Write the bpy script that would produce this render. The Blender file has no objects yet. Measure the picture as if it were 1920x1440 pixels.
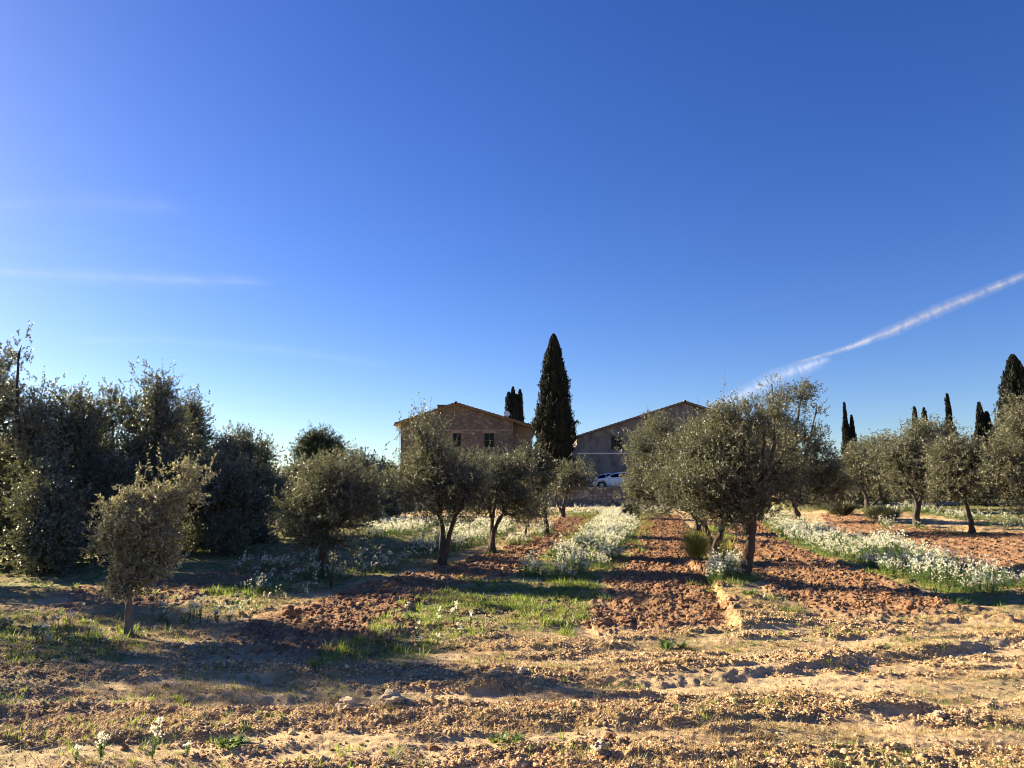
import bpy, math, random
import numpy as np
from math import radians, sin, cos, tan, pi

sc = bpy.context.scene
# ------------------------------------------------------------------ camera, sky, sun, exposure
EYE = 1.62
F = 1390.0                      # focal length in photo pixels (1920 wide)
PITCH = math.atan((925 - 720) / F)
cd = bpy.data.cameras.new('camera'); cam = bpy.data.objects.new('camera', cd)
sc.collection.objects.link(cam)
cd.sensor_width = 36; cd.lens = F / 1920 * 36
cd.clip_start = 0.05; cd.clip_end = 60000
cam.location = (0, 0, EYE); cam.rotation_euler = (pi / 2 + PITCH, 0, 0)
sc.camera = cam

SUN_AZ = radians(-60)           # to the left of the view
SUN_EL = radians(20)
world = bpy.data.worlds.new("World"); sc.world = world
world.use_nodes = True
wn = world.node_tree; wn.nodes.clear()
out = wn.nodes.new('ShaderNodeOutputWorld'); bg = wn.nodes.new('ShaderNodeBackground')
sky = wn.nodes.new('ShaderNodeTexSky'); sky.sky_type = 'NISHITA'
sky.sun_disc = False; sky.sun_elevation = SUN_EL; sky.sun_rotation = SUN_AZ
sky.altitude = 300; sky.air_density = 1.0; sky.dust_density = 0.38; sky.ozone_density = 4.0
hs = wn.nodes.new('ShaderNodeHueSaturation'); hs.inputs['Saturation'].default_value = 1.22; hs.inputs['Value'].default_value = .85
hs.inputs['Hue'].default_value = 0.522
wn.links.new(sky.outputs[0], hs.inputs['Color']); wn.links.new(hs.outputs[0], bg.inputs['Color'])
bg.inputs['Strength'].default_value = 0.05
wn.links.new(bg.outputs[0], out.inputs[0])

sl = bpy.data.lights.new('sun', 'SUN'); sl.energy = 5.0; sl.angle = radians(0.5); sl.color = (1, 0.84, 0.57)
sun = bpy.data.objects.new('sun', sl); sc.collection.objects.link(sun)
sd = np.array([sin(SUN_AZ) * cos(SUN_EL), cos(SUN_AZ) * cos(SUN_EL), sin(SUN_EL)])
from mathutils import Vector, Matrix
sun.rotation_euler = Vector(sd).to_track_quat('Z', 'Y').to_euler()
sun.location = (-30, 20, 30)
sc.view_settings.view_transform = 'Standard'; sc.view_settings.look = 'None'
sc.view_settings.exposure = 2.05; sc.view_settings.gamma = 1
sc.cycles.max_bounces = 6; sc.cycles.diffuse_bounces = 3; sc.cycles.glossy_bounces = 2
sc.cycles.transmission_bounces = 4; sc.cycles.transparent_max_bounces = 8
sc.cycles.use_denoising = True; sc.cycles.filter_width = 1.05

rng = np.random.default_rng(7)
C = sc.collection

# ------------------------------------------------------------------ noise
_perm = np.random.default_rng(11).permutation(256); _perm = np.concatenate([_perm, _perm, _perm])
_gr = np.random.default_rng(5).normal(size=(256, 3)); _gr /= np.linalg.norm(_gr, axis=1)[:, None]
def noise3(x, y, z):
    x = np.asarray(x, float); y = np.asarray(y, float) + 0 * x; z = np.asarray(z, float) + 0 * x
    xi = np.floor(x).astype(int); yi = np.floor(y).astype(int); zi = np.floor(z).astype(int)
    xf = x - xi; yf = y - yi; zf = z - zi
    u = xf**3 * (xf * (xf * 6 - 15) + 10); v = yf**3 * (yf * (yf * 6 - 15) + 10); w = zf**3 * (zf * (zf * 6 - 15) + 10)
    def g(a, b, c):
        h = _perm[_perm[_perm[(xi + a) & 255] + ((yi + b) & 255)] + ((zi + c) & 255)]
        gg = _gr[h]
        return gg[..., 0] * (xf - a) + gg[..., 1] * (yf - b) + gg[..., 2] * (zf - c)
    x00 = g(0, 0, 0) * (1 - u) + g(1, 0, 0) * u; x10 = g(0, 1, 0) * (1 - u) + g(1, 1, 0) * u
    x01 = g(0, 0, 1) * (1 - u) + g(1, 0, 1) * u; x11 = g(0, 1, 1) * (1 - u) + g(1, 1, 1) * u
    return ((x00 * (1 - v) + x10 * v) * (1 - w) + (x01 * (1 - v) + x11 * v) * w) * 1.5
def noise2(x, y, seed=0.0):
    return noise3(x, y, np.full_like(np.asarray(x, float), seed * 7.31 + .5))
def fbm(x, y, oct=4, seed=0, gain=.5):
    r = 0; a = 1; f = 1
    for i in range(oct):
        r = r + a * noise2(x * f + 13.1 * i, y * f - 7.7 * i, seed + i); a *= gain; f *= 2.03
    return r
def smooth(a, b, x):
    t = np.clip((x - a) / (b - a), 0, 1); return t * t * (3 - 2 * t)

# ------------------------------------------------------------------ lie of the land
def splus(x, k=1.5): return k * np.log1p(np.exp(np.clip(x / k, -40, 40)))
def land(X, Y):
    X = np.asarray(X, float); Y = np.asarray(Y, float)
    s = X - .19 * Y
    a = .010 + .014 * smooth(3, 11, s)
    run = splus(np.minimum(Y, 60) - 8)
    z = a * run
    z = z - .5 * smooth(7, 26, -s) * smooth(2, 14, Y)
    t = 2.0
    w = np.where(X > 12.6, smooth(50, 67, Y), np.where(X < -13.2, 0, smooth(61.15, 61.4, Y)))
    z = z + (t - z) * w
    return z
cp, sp_ = cos(PITCH), sin(PITCH)
def ray(u, v):
    a = (u - 960) / F; b = (720 - v) / F
    return np.array([a, cp - b * sp_, sp_ + b * cp])     # x, y, z
def P(u, v, Y):
    d = ray(u, v); t = Y / d[1]
    return np.array([d[0] * t, Y, EYE + d[2] * t])
def G(u, v):
    d = ray(u, v); t = 2.0
    for _ in range(4000):
        x, y, z = d[0] * t, d[1] * t, EYE + d[2] * t
        h = z - float(land(x, y))
        if h <= 0.002 or t > 400: break
        t += max(h / 1.2, .004) if d[2] < 0 else .2
    return np.array([x, y, float(land(x, y))])
def Gp(poly): return np.array([G(u, v)[:2] for u, v in poly])
def inside(poly, X, Y):
    r = np.zeros(X.shape, bool); n = len(poly); j = n - 1
    for i in range(n):
        xi, yi = poly[i]; xj, yj = poly[j]
        if yi != yj:
            c = ((yi > Y) != (yj > Y)) & (X < (xj - xi) * (Y - yi) / (yj - yi) + xi)
            r ^= c
        j = i
    return r
def softmask(polys, X, Y, warp=.25, blur=.12, seed=3):
    wx = X + warp * fbm(X * 1.3, Y * 1.3, 3, seed); wy = Y + warp * fbm(X * 1.3, Y * 1.3, 3, seed + 9) * 1.6
    m = np.zeros(X.shape)
    for p in polys:
        x0, y0 = p.min(0) - 1; x1, y1 = p.max(0) + 1
        sel = (X > x0) & (X < x1) & (Y > y0) & (Y < y1)
        if not sel.any(): continue
        q = np.zeros(sel.sum()); k = 0
        for dx, dy in ((0, 0), (1, .4), (-1, -.4), (.4, 1), (-.4, -1)):
            q += inside(p, wx[sel] + dx * blur, wy[sel] + dy * blur * 2); k += 1
        m[sel] = np.maximum(m[sel], q / k)
    return m

PLOUGH = [Gp(p) for p in [
    [(1098, 1185), (1385, 1182), (1332, 1092), (1275, 968), (1208, 966), (1192, 1010), (1150, 1080)],
    [(1410, 1088), (1450, 1125), (1560, 1160), (1700, 1168), (1810, 1140), (1700, 1102), (1600, 1068), (1470, 1018), (1420, 972), (1322, 980), (1345, 1040), (1385, 1075)],
    [(1530, 968), (1565, 1000), (1720, 1028), (1920, 1078), (2100, 1090), (2100, 1010), (1800, 1000), (1680, 985), (1590, 962)],
    [(1140, 962), (1105, 982), (1040, 1032), (960, 1085), (880, 1100), (800, 1130), (770, 1180), (700, 1220), (600, 1240), (480, 1236), (430, 1195), (560, 1140), (700, 1095), (830, 1068), (960, 1022), (1050, 972)],
    [(130, 1105), (560, 1062), (650, 1045), (500, 1088), (300, 1140), (100, 1150)],
]]
GRASS = [Gp(p) for p in [
    [(560, 1262), (690, 1195), (740, 1150), (800, 1115), (880, 1092), (1000, 1095), (1110, 1080), (1125, 1130), (1080, 1182), (960, 1196), (850, 1205), (760, 1240), (620, 1275)],
    [(1480, 1022), (1600, 1068), (1720, 1112), (1900, 1150), (2000, 1150), (2000, 1120), (1860, 1085), (1700, 1030), (1560, 1000), (1460, 970), (1430, 985)],
    [(1400, 944), (1540, 932), (2200, 929), (2200, 1000), (1900, 985), (1700, 962), (1600, 958), (1420, 962)],
    [(340, 1120), (480, 1092), (570, 1098), (500, 1128)],
    [(-300, 1300), (-300, 1150), (60, 1150), (230, 1150), (310, 1200), (200, 1240), (100, 1280)],
    [(-600, 1130), (-600, 1000), (400, 1000), (690, 975), (980, 975), (960, 1010), (840, 1050), (600, 1110), (400, 1160), (200, 1120)],
    [(1150, 1090), (1195, 1060), (1225, 1000), (1225, 965), (1040, 960), (1100, 975), (1050, 1020), (960, 1085), (1060, 1110)],
    [(1300, 1110), (1335, 1088), (1310, 1040), (1290, 990), (1360, 990), (1390, 1060), (1420, 1100), (1370, 1125)],
    [(1385, 1150), (1420, 1130), (1480, 1140), (1520, 1155), (1470, 1165)],
]]
FLOWERS = {   # bands of white flowers: polygon, count, height, lushness
    'centre': [[(1186, 964), (1192, 990), (1170, 1020), (1158, 1048), (1125, 1076), (1060, 1092), (972, 1088), (1000, 1060), (1068, 1036), (1085, 1010), (1116, 990), (1132, 966)]],
    'right': [[(1430, 978), (1520, 985), (1560, 1005), (1700, 1028), (1860, 1085), (1915, 1115), (1880, 1125), (1740, 1102), (1640, 1075), (1560, 1045), (1480, 1018)]],
    'wall': [[(1055, 958), (1260, 956), (1250, 968), (1190, 972), (1050, 970), (960, 976), (950, 968)]],
    'behind': [[(830, 1010), (900, 985), (965, 985), (955, 1008), (870, 1035), (790, 1040), (760, 1030)],
               [(665, 1012), (720, 985), (800, 978), (850, 980), (790, 1000), (740, 1012)],
               [(950, 1028), (985, 1010), (1030, 995), (1035, 1005), (990, 1025)]],
    'shade': [[(470, 1088), (600, 1050), (800, 1040), (830, 1050), (700, 1078), (560, 1118), (470, 1130)],
              [(370, 1170), (480, 1135), (600, 1100), (640, 1095), (560, 1130), (440, 1170)],
              [(270, 1180), (290, 1160), (380, 1150), (380, 1178)],
              [(70, 1220), (110, 1185), (215, 1175), (230, 1195), (150, 1225)],
              [(420, 1080), (520, 1060), (560, 1068), (470, 1092)]],
    'meadow': [[(1680, 952), (1760, 955), (1840, 972), (2000, 995), (2000, 1004), (1850, 990), (1740, 966), (1670, 960)],
               [(1640, 985), (1680, 978), (1700, 992), (1660, 995)], [(1720, 995), (1800, 1000), (1790, 1008), (1725, 1004)],
               [(1420, 975), (1430, 960), (1480, 962), (1500, 978)]],
}

# tyre ruts and banks: polylines on the ground; each is (points, height, side)
def pl(pts): return np.array([G(u, v)[:2] for u, v in pts])
BANKS = [(pl([(830, 1300), (960, 1292), (1100, 1285), (1200, 1284), (1320, 1279), (1430, 1268), (1560, 1252), (1700, 1235), (1830, 1215), (1960, 1200), (2300, 1170)]), .065),
         (pl([(1520, 1352), (1620, 1348), (1700, 1340), (1790, 1318)]), .045),
         (pl([(1540, 1190), (1620, 1178), (1700, 1172)]), .04),
         (pl([(180, 1322), (400, 1308), (640, 1318), (820, 1322)]), .045),
         (pl([(900, 1400), (1150, 1392), (1400, 1385), (1700, 1395), (2000, 1400)]), .035),
         (pl([(640, 1352), (760, 1345), (900, 1352)]), .04)]
def banks(X, Y):
    z = np.zeros(X.shape)
    near = Y < 14
    if not near.any(): return z
    x = X[near]; y = Y[near]; r = np.zeros(x.shape)
    wob = .075 * fbm(x * 1.5, y * 1.5, 3, 21); n_ = fbm(x * 9, y * 9, 2, 23)
    for pts, h in BANKS:
        yy = np.interp(x, pts[:, 0], pts[:, 1]) + wob
        d = y - yy
        ends = smooth(pts[0, 0], pts[0, 0] + .5, x) * (1 - smooth(pts[-1, 0] - .5, pts[-1, 0], x))
        hh = .85 * h * (1 + .3 * noise2(x * 2.1, y * .3, 31))
        r += ends * (hh * smooth(-.09, .07, d + .05 * n_) * np.exp(-np.clip(d, 0, 9) / .5) - hh * .25 * np.exp(-((d + .2) / .18) ** 2))
    z[near] = r
    return z
def masks(X, Y):
    pm = softmask(PLOUGH, X, Y, .3, .1, 3)
    gm = softmask(GRASS, X, Y, .7, .35, 17)
    return pm, gm
CH = pl([(1388, 1190), (1362, 1150), (1338, 1105), (1330, 1085)])     # cut edge of the ploughed strip
def roughness(X, Y):
    t = Y - .09 * X
    return smooth(-.22, .30, fbm(X * .55, t * 2.1, 4, 71) + .25 * np.sin(t * 2 * pi / 1.35 + 1.2 * noise2(X * .4, t * .4, 4)) * (1 - smooth(7, 9, Y)))
def micro(X, Y, pm, gm):
    n1 = fbm(X * 3.2, Y * 3.2, 3, 41); r = np.hypot(X, Y)
    lump = np.abs(fbm(X * 8.5, Y * 8.5, 3, 51, .6)); lump2 = 1 - np.abs(noise2(X * 11, Y * 11, 61)) * 2.2
    furrow = np.sin((X - .19 * Y) * 2 * pi / .55 + 1.5 * noise2(X * .7, Y * .3, 3))
    pl_ = pm * (.035 * n1 + .045 * lump + .018 * np.clip(lump2, -1, 1) + .012 * furrow + .03)
    rough = roughness(X, Y)
    sand = (1 - pm) * (.045 * fbm(X * .8, Y * 2.4, 3, 81) + .03 * rough + rough * (.03 * fbm(X * 5, Y * 7, 4, 91, .65) + .02 * np.abs(noise2(X * 15, Y * 15, 5)) + .012 * noise2(X * 33, Y * 33, 6))
                       + .008 * fbm(X * 12, Y * 16, 3, 95))
    z = pl_ + sand + banks(X, Y)
    d = X - np.interp(Y, CH[::-1, 1] if CH[0, 1] > CH[-1, 1] else CH[:, 1], CH[::-1, 0] if CH[0, 1] > CH[-1, 1] else CH[:, 0])
    e = smooth(CH[:, 1].min() - .2, CH[:, 1].min() + .3, Y) * (1 - smooth(CH[:, 1].max() + 1, CH[:, 1].max() + 4, Y))
    z += e * (.12 * smooth(-.06, .06, d + .05 * noise2(X * 4, Y * 4, 2)) * (1 - smooth(.3, 1.4, d)))
    z *= 1 - smooth(70, 160, r)
    far = smooth(61.0, 61.2, Y) * (X > -14) * (X < 14)
    return z * (1 - far)

# ------------------------------------------------------------------ mesh helpers
def mesh(name, V, faces, mat=None, midx=None, smooth_=False):
    """faces: list of index arrays (m,k)"""
    me = bpy.data.meshes.new(name)
    V = np.asarray(V, np.float32); me.vertices.add(len(V)); me.vertices.foreach_set('co', V.ravel())
    faces = [np.asarray(f, np.int32) for f in faces if len(f)]
    nl = sum(f.size for f in faces); nf = sum(len(f) for f in faces)
    me.loops.add(nl); me.polygons.add(nf)
    me.loops.foreach_set('vertex_index', np.concatenate([f.ravel() for f in faces]))
    tot = np.concatenate([np.full(len(f), f.shape[1], np.int32) for f in faces])
    me.polygons.foreach_set('loop_start', np.concatenate([[0], np.cumsum(tot)[:-1]]).astype(np.int32))
    if midx is not None: me.polygons.foreach_set('material_index', np.asarray(midx, np.int32))
    me.polygons.foreach_set('use_smooth', np.full(nf, bool(smooth_)))
    me.update(calc_edges=True)
    mats = mat if isinstance(mat, (list, tuple)) else ([mat] if mat else [])
    for m in mats: me.materials.append(m)
    return me
def link(name, me, parent=None, loc=None):
    o = bpy.data.objects.new(name, me); C.objects.link(o)
    if parent is not None: o.parent = parent
    if loc is not None: o.location = loc
    return o
def tag(o, label=None, cat=None, group=None, kind=None):
    if label: o['label'] = label
    if cat: o['category'] = cat
    if group: o['group'] = group
    if kind: o['kind'] = kind
    return o
def empty(name, loc, rz=0):
    o = bpy.data.objects.new(name, None); C.objects.link(o); o.location = loc; o.rotation_euler = (0, 0, rz)
    o.empty_display_size = .3
    return o
class Geo:
    """gathers pieces (verts, quads/tris, material index) into one mesh"""
    def __init__(s): s.V = []; s.T = []; s.Q = []; s.mt = []; s.mq = []; s.n = 0; s.N = []
    def add(s, V, tris=None, quads=None, m=0):
        V = np.asarray(V, float).reshape(-1, 3)
        if tris is not None and len(tris): t = np.asarray(tris) + s.n; s.T.append(t); s.mt.append(np.full(len(t), m))
        if quads is not None and len(quads): q = np.asarray(quads) + s.n; s.Q.append(q); s.mq.append(np.full(len(q), m))
        s.V.append(V); s.n += len(V)
    def ngon(s, pts, m=0):
        pts = [tuple(p) for p in pts]; k = len(pts)
        if k == 3: s.add(pts, [[0, 1, 2]], None, m)
        elif k == 4: s.add(pts, None, [[0, 1, 2, 3]], m)
        else: s.N.append((pts, m))
    def build(s, name, mats, smooth_=False):
        F_ = []; M = []
        if s.T: F_.append(np.concatenate(s.T)); M.append(np.concatenate(s.mt))
        if s.Q: F_.append(np.concatenate(s.Q)); M.append(np.concatenate(s.mq))
        V = list(s.V); n = s.n
        for pts, m in s.N:
            V.append(np.array(pts)); F_.append(np.arange(n, n + len(pts))[None, :]); M.append(np.array([m])); n += len(pts)
        return mesh(name, np.concatenate(V), F_, mats, np.concatenate(M), smooth_)
    def box(s, x0, x1, y0, y1, z0, z1, m=0):
        v = [(x, y, z) for z in (z0, z1) for y in (y0, y1) for x in (x0, x1)]
        s.add(v, None, [[0, 2, 3, 1], [4, 5, 7, 6], [0, 1, 5, 4], [2, 6, 7, 3], [0, 4, 6, 2], [1, 3, 7, 5]], m)
def tube(g, pts, rad, k=5, m=0, rough=0, cap=True, seed=0):
    pts = np.asarray(pts, float); n = len(pts); rad = np.broadcast_to(rad, (n,)).astype(float)
    t = np.gradient(pts, axis=0); t /= np.linalg.norm(t, axis=1)[:, None] + 1e-9
    ref = np.array([0.3, 1, 0.1]) if abs(t[0, 2]) > .7 else np.array([0, 0, 1.])
    a = np.cross(t, ref); a /= np.linalg.norm(a, axis=1)[:, None] + 1e-9; b = np.cross(t, a)
    th = np.arange(k) * 2 * pi / k
    R = np.repeat(rad[:, None], k, 1)
    if rough:
        zz = np.arange(n)[:, None] * .35 + np.zeros(k)
        R = R * (1 + rough * noise3(np.cos(th)[None, :] * 1.6 + zz * .2 + seed, np.sin(th)[None, :] * 1.6 + 0 * zz, zz))
    V = pts[:, None] + R[..., None] * (np.cos(th)[None, :, None] * a[:, None] + np.sin(th)[None, :, None] * b[:, None])
    i = np.arange(n - 1)[:, None] * k; j = np.arange(k)[None]; j2 = (j + 1) % k
    Q = np.stack([i + j, i + j2, i + k + j2, i + k + j], -1).reshape(-1, 4)
    g.add(V.reshape(-1, 3), None, Q, m)
def bez(p0, p1, p2, n=8):
    t = np.linspace(0, 1, n)[:, None]
    return (1 - t)**2 * p0 + 2 * t * (1 - t) * p1 + t * t * p2
def unit(v): return v / (np.linalg.norm(v, axis=-1, keepdims=True) + 1e-9)
def leafquads(g, pos, d, L, W, r, m=0):
    """rhombic leaves standing along d from pos"""
    n = len(pos); d = unit(d); q = unit(r.normal(size=(n, 3))); s = unit(np.cross(d, q))
    L = np.broadcast_to(L, (n,))[:, None] * r.uniform(.7, 1.25, (n, 1)); W = np.broadcast_to(W, (n,))[:, None] * r.uniform(.8, 1.2, (n, 1))
    up = np.cross(s, d) * L * .06
    V = np.stack([pos, pos + d * L * .45 + s * W * .5 + up, pos + d * L, pos + d * L * .45 - s * W * .5 + up], 1)
    Q = np.arange(n * 4).reshape(n, 4)
    g.add(V.reshape(-1, 3), None, Q, m)

# ------------------------------------------------------------------ materials
def mat(name):
    m = bpy.data.materials.new(name); m.use_nodes = True
    nt = m.node_tree; b = nt.nodes['Principled BSDF']
    return m, nt, b
def N(nt, typ, **kw):
    n = nt.nodes.new(typ)
    for k, v in kw.items():
        if k.startswith('i_'): n.inputs[k[2:].replace('_', ' ')].default_value = v
        else: setattr(n, k, v)
    return n
def ramp(nt, fac, stops, interp='LINEAR'):
    r = nt.nodes.new('ShaderNodeValToRGB'); r.color_ramp.interpolation = interp
    e = r.color_ramp.elements
    while len(e) < len(stops): e.new(0.5)
    for k, (p, c) in enumerate(stops): e[k].position = p; e[k].color = (*c, 1) if len(c) == 3 else c
    nt.links.new(fac, r.inputs[0]); return r
def mix(nt, f, a, b, mode='MIX'):
    n = nt.nodes.new('ShaderNodeMix'); n.data_type = 'RGBA'; n.blend_type = mode
    for s, x in ((0, f), (6, a), (7, b)):
        if isinstance(x, (int, float)): n.inputs[s].default_value = x
        elif isinstance(x, tuple): n.inputs[s].default_value = (*x, 1)
        else: nt.links.new(x, n.inputs[s])
    return n.outputs[2]
def coords(nt): return N(nt, 'ShaderNodeTexCoord').outputs['Object']
def noisetex(nt, scale, detail=4, vec=None, rough=.55):
    n = N(nt, 'ShaderNodeTexNoise'); n.inputs['Scale'].default_value = scale; n.inputs['Detail'].default_value = detail
    n.inputs['Roughness'].default_value = rough
    if vec is not None: nt.links.new(vec, n.inputs['Vector'])
    return n.outputs['Fac']
def bump(nt, b, h, strength=.5, dist=.02):
    n = N(nt, 'ShaderNodeBump'); n.inputs['Strength'].default_value = strength; n.inputs['Distance'].default_value = dist
    nt.links.new(h, n.inputs['Height']); nt.links.new(n.outputs[0], b.inputs['Normal'])

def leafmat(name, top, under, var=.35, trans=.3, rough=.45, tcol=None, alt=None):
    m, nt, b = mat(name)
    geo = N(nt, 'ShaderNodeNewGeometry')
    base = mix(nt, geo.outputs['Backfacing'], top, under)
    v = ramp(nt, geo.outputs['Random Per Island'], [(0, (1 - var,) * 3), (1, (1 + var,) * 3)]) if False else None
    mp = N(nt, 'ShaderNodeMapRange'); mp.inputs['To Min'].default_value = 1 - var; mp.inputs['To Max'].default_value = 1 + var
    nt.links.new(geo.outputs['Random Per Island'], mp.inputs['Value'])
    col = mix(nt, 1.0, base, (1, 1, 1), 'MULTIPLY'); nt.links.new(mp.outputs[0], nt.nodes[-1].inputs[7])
    if alt:
        r2 = ramp(nt, geo.outputs['Random Per Island'], [(0.0, (1, 1, 1)), (.12, (0, 0, 0))], 'CONSTANT')
        col = mix(nt, r2.outputs[0], col, alt)
    nt.links.new(col, b.inputs['Base Color']); b.inputs['Roughness'].default_value = rough
    b.inputs['Specular IOR Level'].default_value = .45
    t = N(nt, 'ShaderNodeBsdfTranslucent')
    if tcol: t.inputs[0].default_value = (*tcol, 1)
    else: nt.links.new(col, t.inputs[0])
    ms = N(nt, 'ShaderNodeMixShader'); ms.inputs[0].default_value = trans
    nt.links.new(b.outputs[0], ms.inputs[1]); nt.links.new(t.outputs[0], ms.inputs[2])
    nt.links.new(ms.outputs[0], nt.nodes['Material Output'].inputs[0])
    return m
M_olive = leafmat('olive_leaf', (.088, .094, .054), (.225, .222, .17), .45, .3, .42, tcol=(.14, .15, .06))
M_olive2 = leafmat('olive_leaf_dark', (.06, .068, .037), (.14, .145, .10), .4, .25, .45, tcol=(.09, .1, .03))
M_silver = leafmat('silver_leaf', (.17, .17, .10), (.36, .35, .27), .35, .35, .45, tcol=(.26, .25, .12))
M_wood = leafmat('woodland_leaf', (.11, .115, .075), (.20, .205, .155), .4, .25, .4, tcol=(.11, .12, .04))
M_pine = leafmat('pine_needle', (.035, .055, .022), (.05, .07, .03), .35, .15, .5)
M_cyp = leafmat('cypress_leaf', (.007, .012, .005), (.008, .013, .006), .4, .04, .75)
M_grass = leafmat('grass_blade', (.13, .19, .04), (.13, .19, .04), .45, .45, .5, tcol=(.28, .36, .06), alt=(.34, .28, .14))
M_dry = leafmat('dry_grass', (.42, .31, .16), (.42, .31, .16), .4, .35, .6, alt=(.16, .17, .05))
M_stem = leafmat('flower_stem', (.09, .15, .045), (.10, .16, .05), .4, .35, .5, tcol=(.22, .32, .06))
M_petal = leafmat('white_petal', (.84, .83, .76), (.84, .83, .76), .1, .5, .6, tcol=(.92, .88, .70))
M_broom = leafmat('broom_sprig', (.30, .27, .07), (.30, .27, .07), .4, .5, .5, tcol=(.6, .52, .12))

def barkmat(name, c1, c2):
    m, nt, b = mat(name); co = coords(nt)
    mp = N(nt, 'ShaderNodeMapping'); mp.inputs['Scale'].default_value = (1, 1, .22); nt.links.new(co, mp.inputs[0])
    n = noisetex(nt, 34, 6, mp.outputs[0], .7); n2 = noisetex(nt, 5, 3, co)
    r = ramp(nt, n, [(.3, c1), (.7, c2)])
    nt.links.new(mix(nt, n2, r.outputs[0], c1), b.inputs['Base Color']); b.inputs['Roughness'].default_value = .9
    bump(nt, b, n, 1.0, .03)
    return m
M_bark = barkmat('olive_bark', (.04, .026, .018), (.19, .125, .08))
M_bark2 = barkmat('dark_bark', (.035, .028, .022), (.12, .10, .08))

M_bark3 = barkmat('pale_bark', (.13, .105, .08), (.33, .28, .22))
def groundmat():
    m, nt, b = mat('soil'); co = coords(nt)
    at = N(nt, 'ShaderNodeVertexColor'); at.layer_name = 'zone'
    sep = N(nt, 'ShaderNodeSeparateColor'); nt.links.new(at.outputs[0], sep.inputs[0])
    nb = noisetex(nt, 1.1, 5, co); nf = noisetex(nt, 22, 6, co, .7); nm = noisetex(nt, 5, 5, co, .65); nff = noisetex(nt, 90, 4, co, .7)
    sand = ramp(nt, nm, [(.3, (.38, .235, .115)), (.5, (.52, .35, .185)), (.7, (.62, .45, .26))]).outputs[0]
    sand = mix(nt, ramp(nt, nb, [(.4, (0, 0, 0)), (.62, (1, 1, 1))]).outputs[0], sand, (.48, .315, .16))
    red = ramp(nt, nm, [(.28, (.20, .11, .06)), (.5, (.305, .175, .098)), (.75, (.42, .275, .165))]).outputs[0]
    green = ramp(nt, nf, [(.35, (.08, .11, .028)), (.6, (.17, .19, .055)), (.75, (.27, .24, .10))]).outputs[0]
    dust = mix(nt, nm, (.55, .385, .215), (.66, .49, .29)); sand = mix(nt, ramp(nt, sep.outputs[2], [(.1, (0, 0, 0)), (.6, (1, 1, 1))]).outputs[0], dust, sand)
    # where soil goes through the thin cover
    gfac = N(nt, 'ShaderNodeMath', operation='MULTIPLY'); nt.links.new(sep.outputs[1], gfac.inputs[0])
    nt.links.new(ramp(nt, nm, [(.36, (.35, .35, .35)), (.58, (1, 1, 1))]).outputs[0], gfac.inputs[1])
    col = mix(nt, sep.outputs[0], sand, red); col = mix(nt, gfac.outputs[0], col, green)
    # thin scatter of dead litter and moss in the sand
    lit = ramp(nt, noisetex(nt, 3.2, 8, co, .75), [(.52, (0, 0, 0)), (.62, (1, 1, 1))]).outputs[0]
    lf = N(nt, 'ShaderNodeMath', operation='MULTIPLY'); nt.links.new(lit, lf.inputs[0]); nt.links.new(sep.outputs[2], lf.inputs[1])
    col = mix(nt, lf.outputs[0], col, (.27, .185, .09))
    v = ramp(nt, nff, [(.3, (.72, .72, .72)), (.7, (1.15, 1.15, 1.15))]).outputs[0]
    col = mix(nt, 1.0, col, v, 'MULTIPLY')
    nt.links.new(col, b.inputs['Base Color']); b.inputs['Roughness'].default_value = .95
    b.inputs['Specular IOR Level'].default_value = .15
    add = N(nt, 'ShaderNodeMath', operation='ADD'); nt.links.new(nf, add.inputs[0]); nt.links.new(nff, add.inputs[1])
    bump(nt, b, add.outputs[0], .9, .02)
    return m
M_soil = groundmat()
def clodmat():
    m, nt, b = mat('red_clod'); co = coords(nt)
    geo = N(nt, 'ShaderNodeNewGeometry')
    r = ramp(nt, geo.outputs['Random Per Island'], [(0, (.20, .105, .056)), (.6, (.31, .175, .095)), (1, (.46, .31, .19))])
    n = noisetex(nt, 40, 5, co, .7)
    nt.links.new(mix(nt, n, r.outputs[0], (.24, .12, .06)), b.inputs['Base Color'])
    b.inputs['Roughness'].default_value = .95; b.inputs['Specular IOR Level'].default_value = .1
    bump(nt, b, n, .8, .015); return m
M_clod = clodmat()
M_crumb = leafmat('crumb', (.52, .36, .20), (.52, .36, .20), .4, 0.0, .95, alt=(.30, .19, .10))
def stonemat(name, a, c):
    m, nt, b = mat(name); co = coords(nt); n = noisetex(nt, 18, 6, co, .65)
    nt.links.new(ramp(nt, n, [(.3, a), (.7, c)]).outputs[0], b.inputs['Base Color']); b.inputs['Roughness'].default_value = .9
    bump(nt, b, n, .7, .02); return m
M_stone = stonemat('pale_stone', (.34, .24, .15), (.52, .40, .27))

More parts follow.
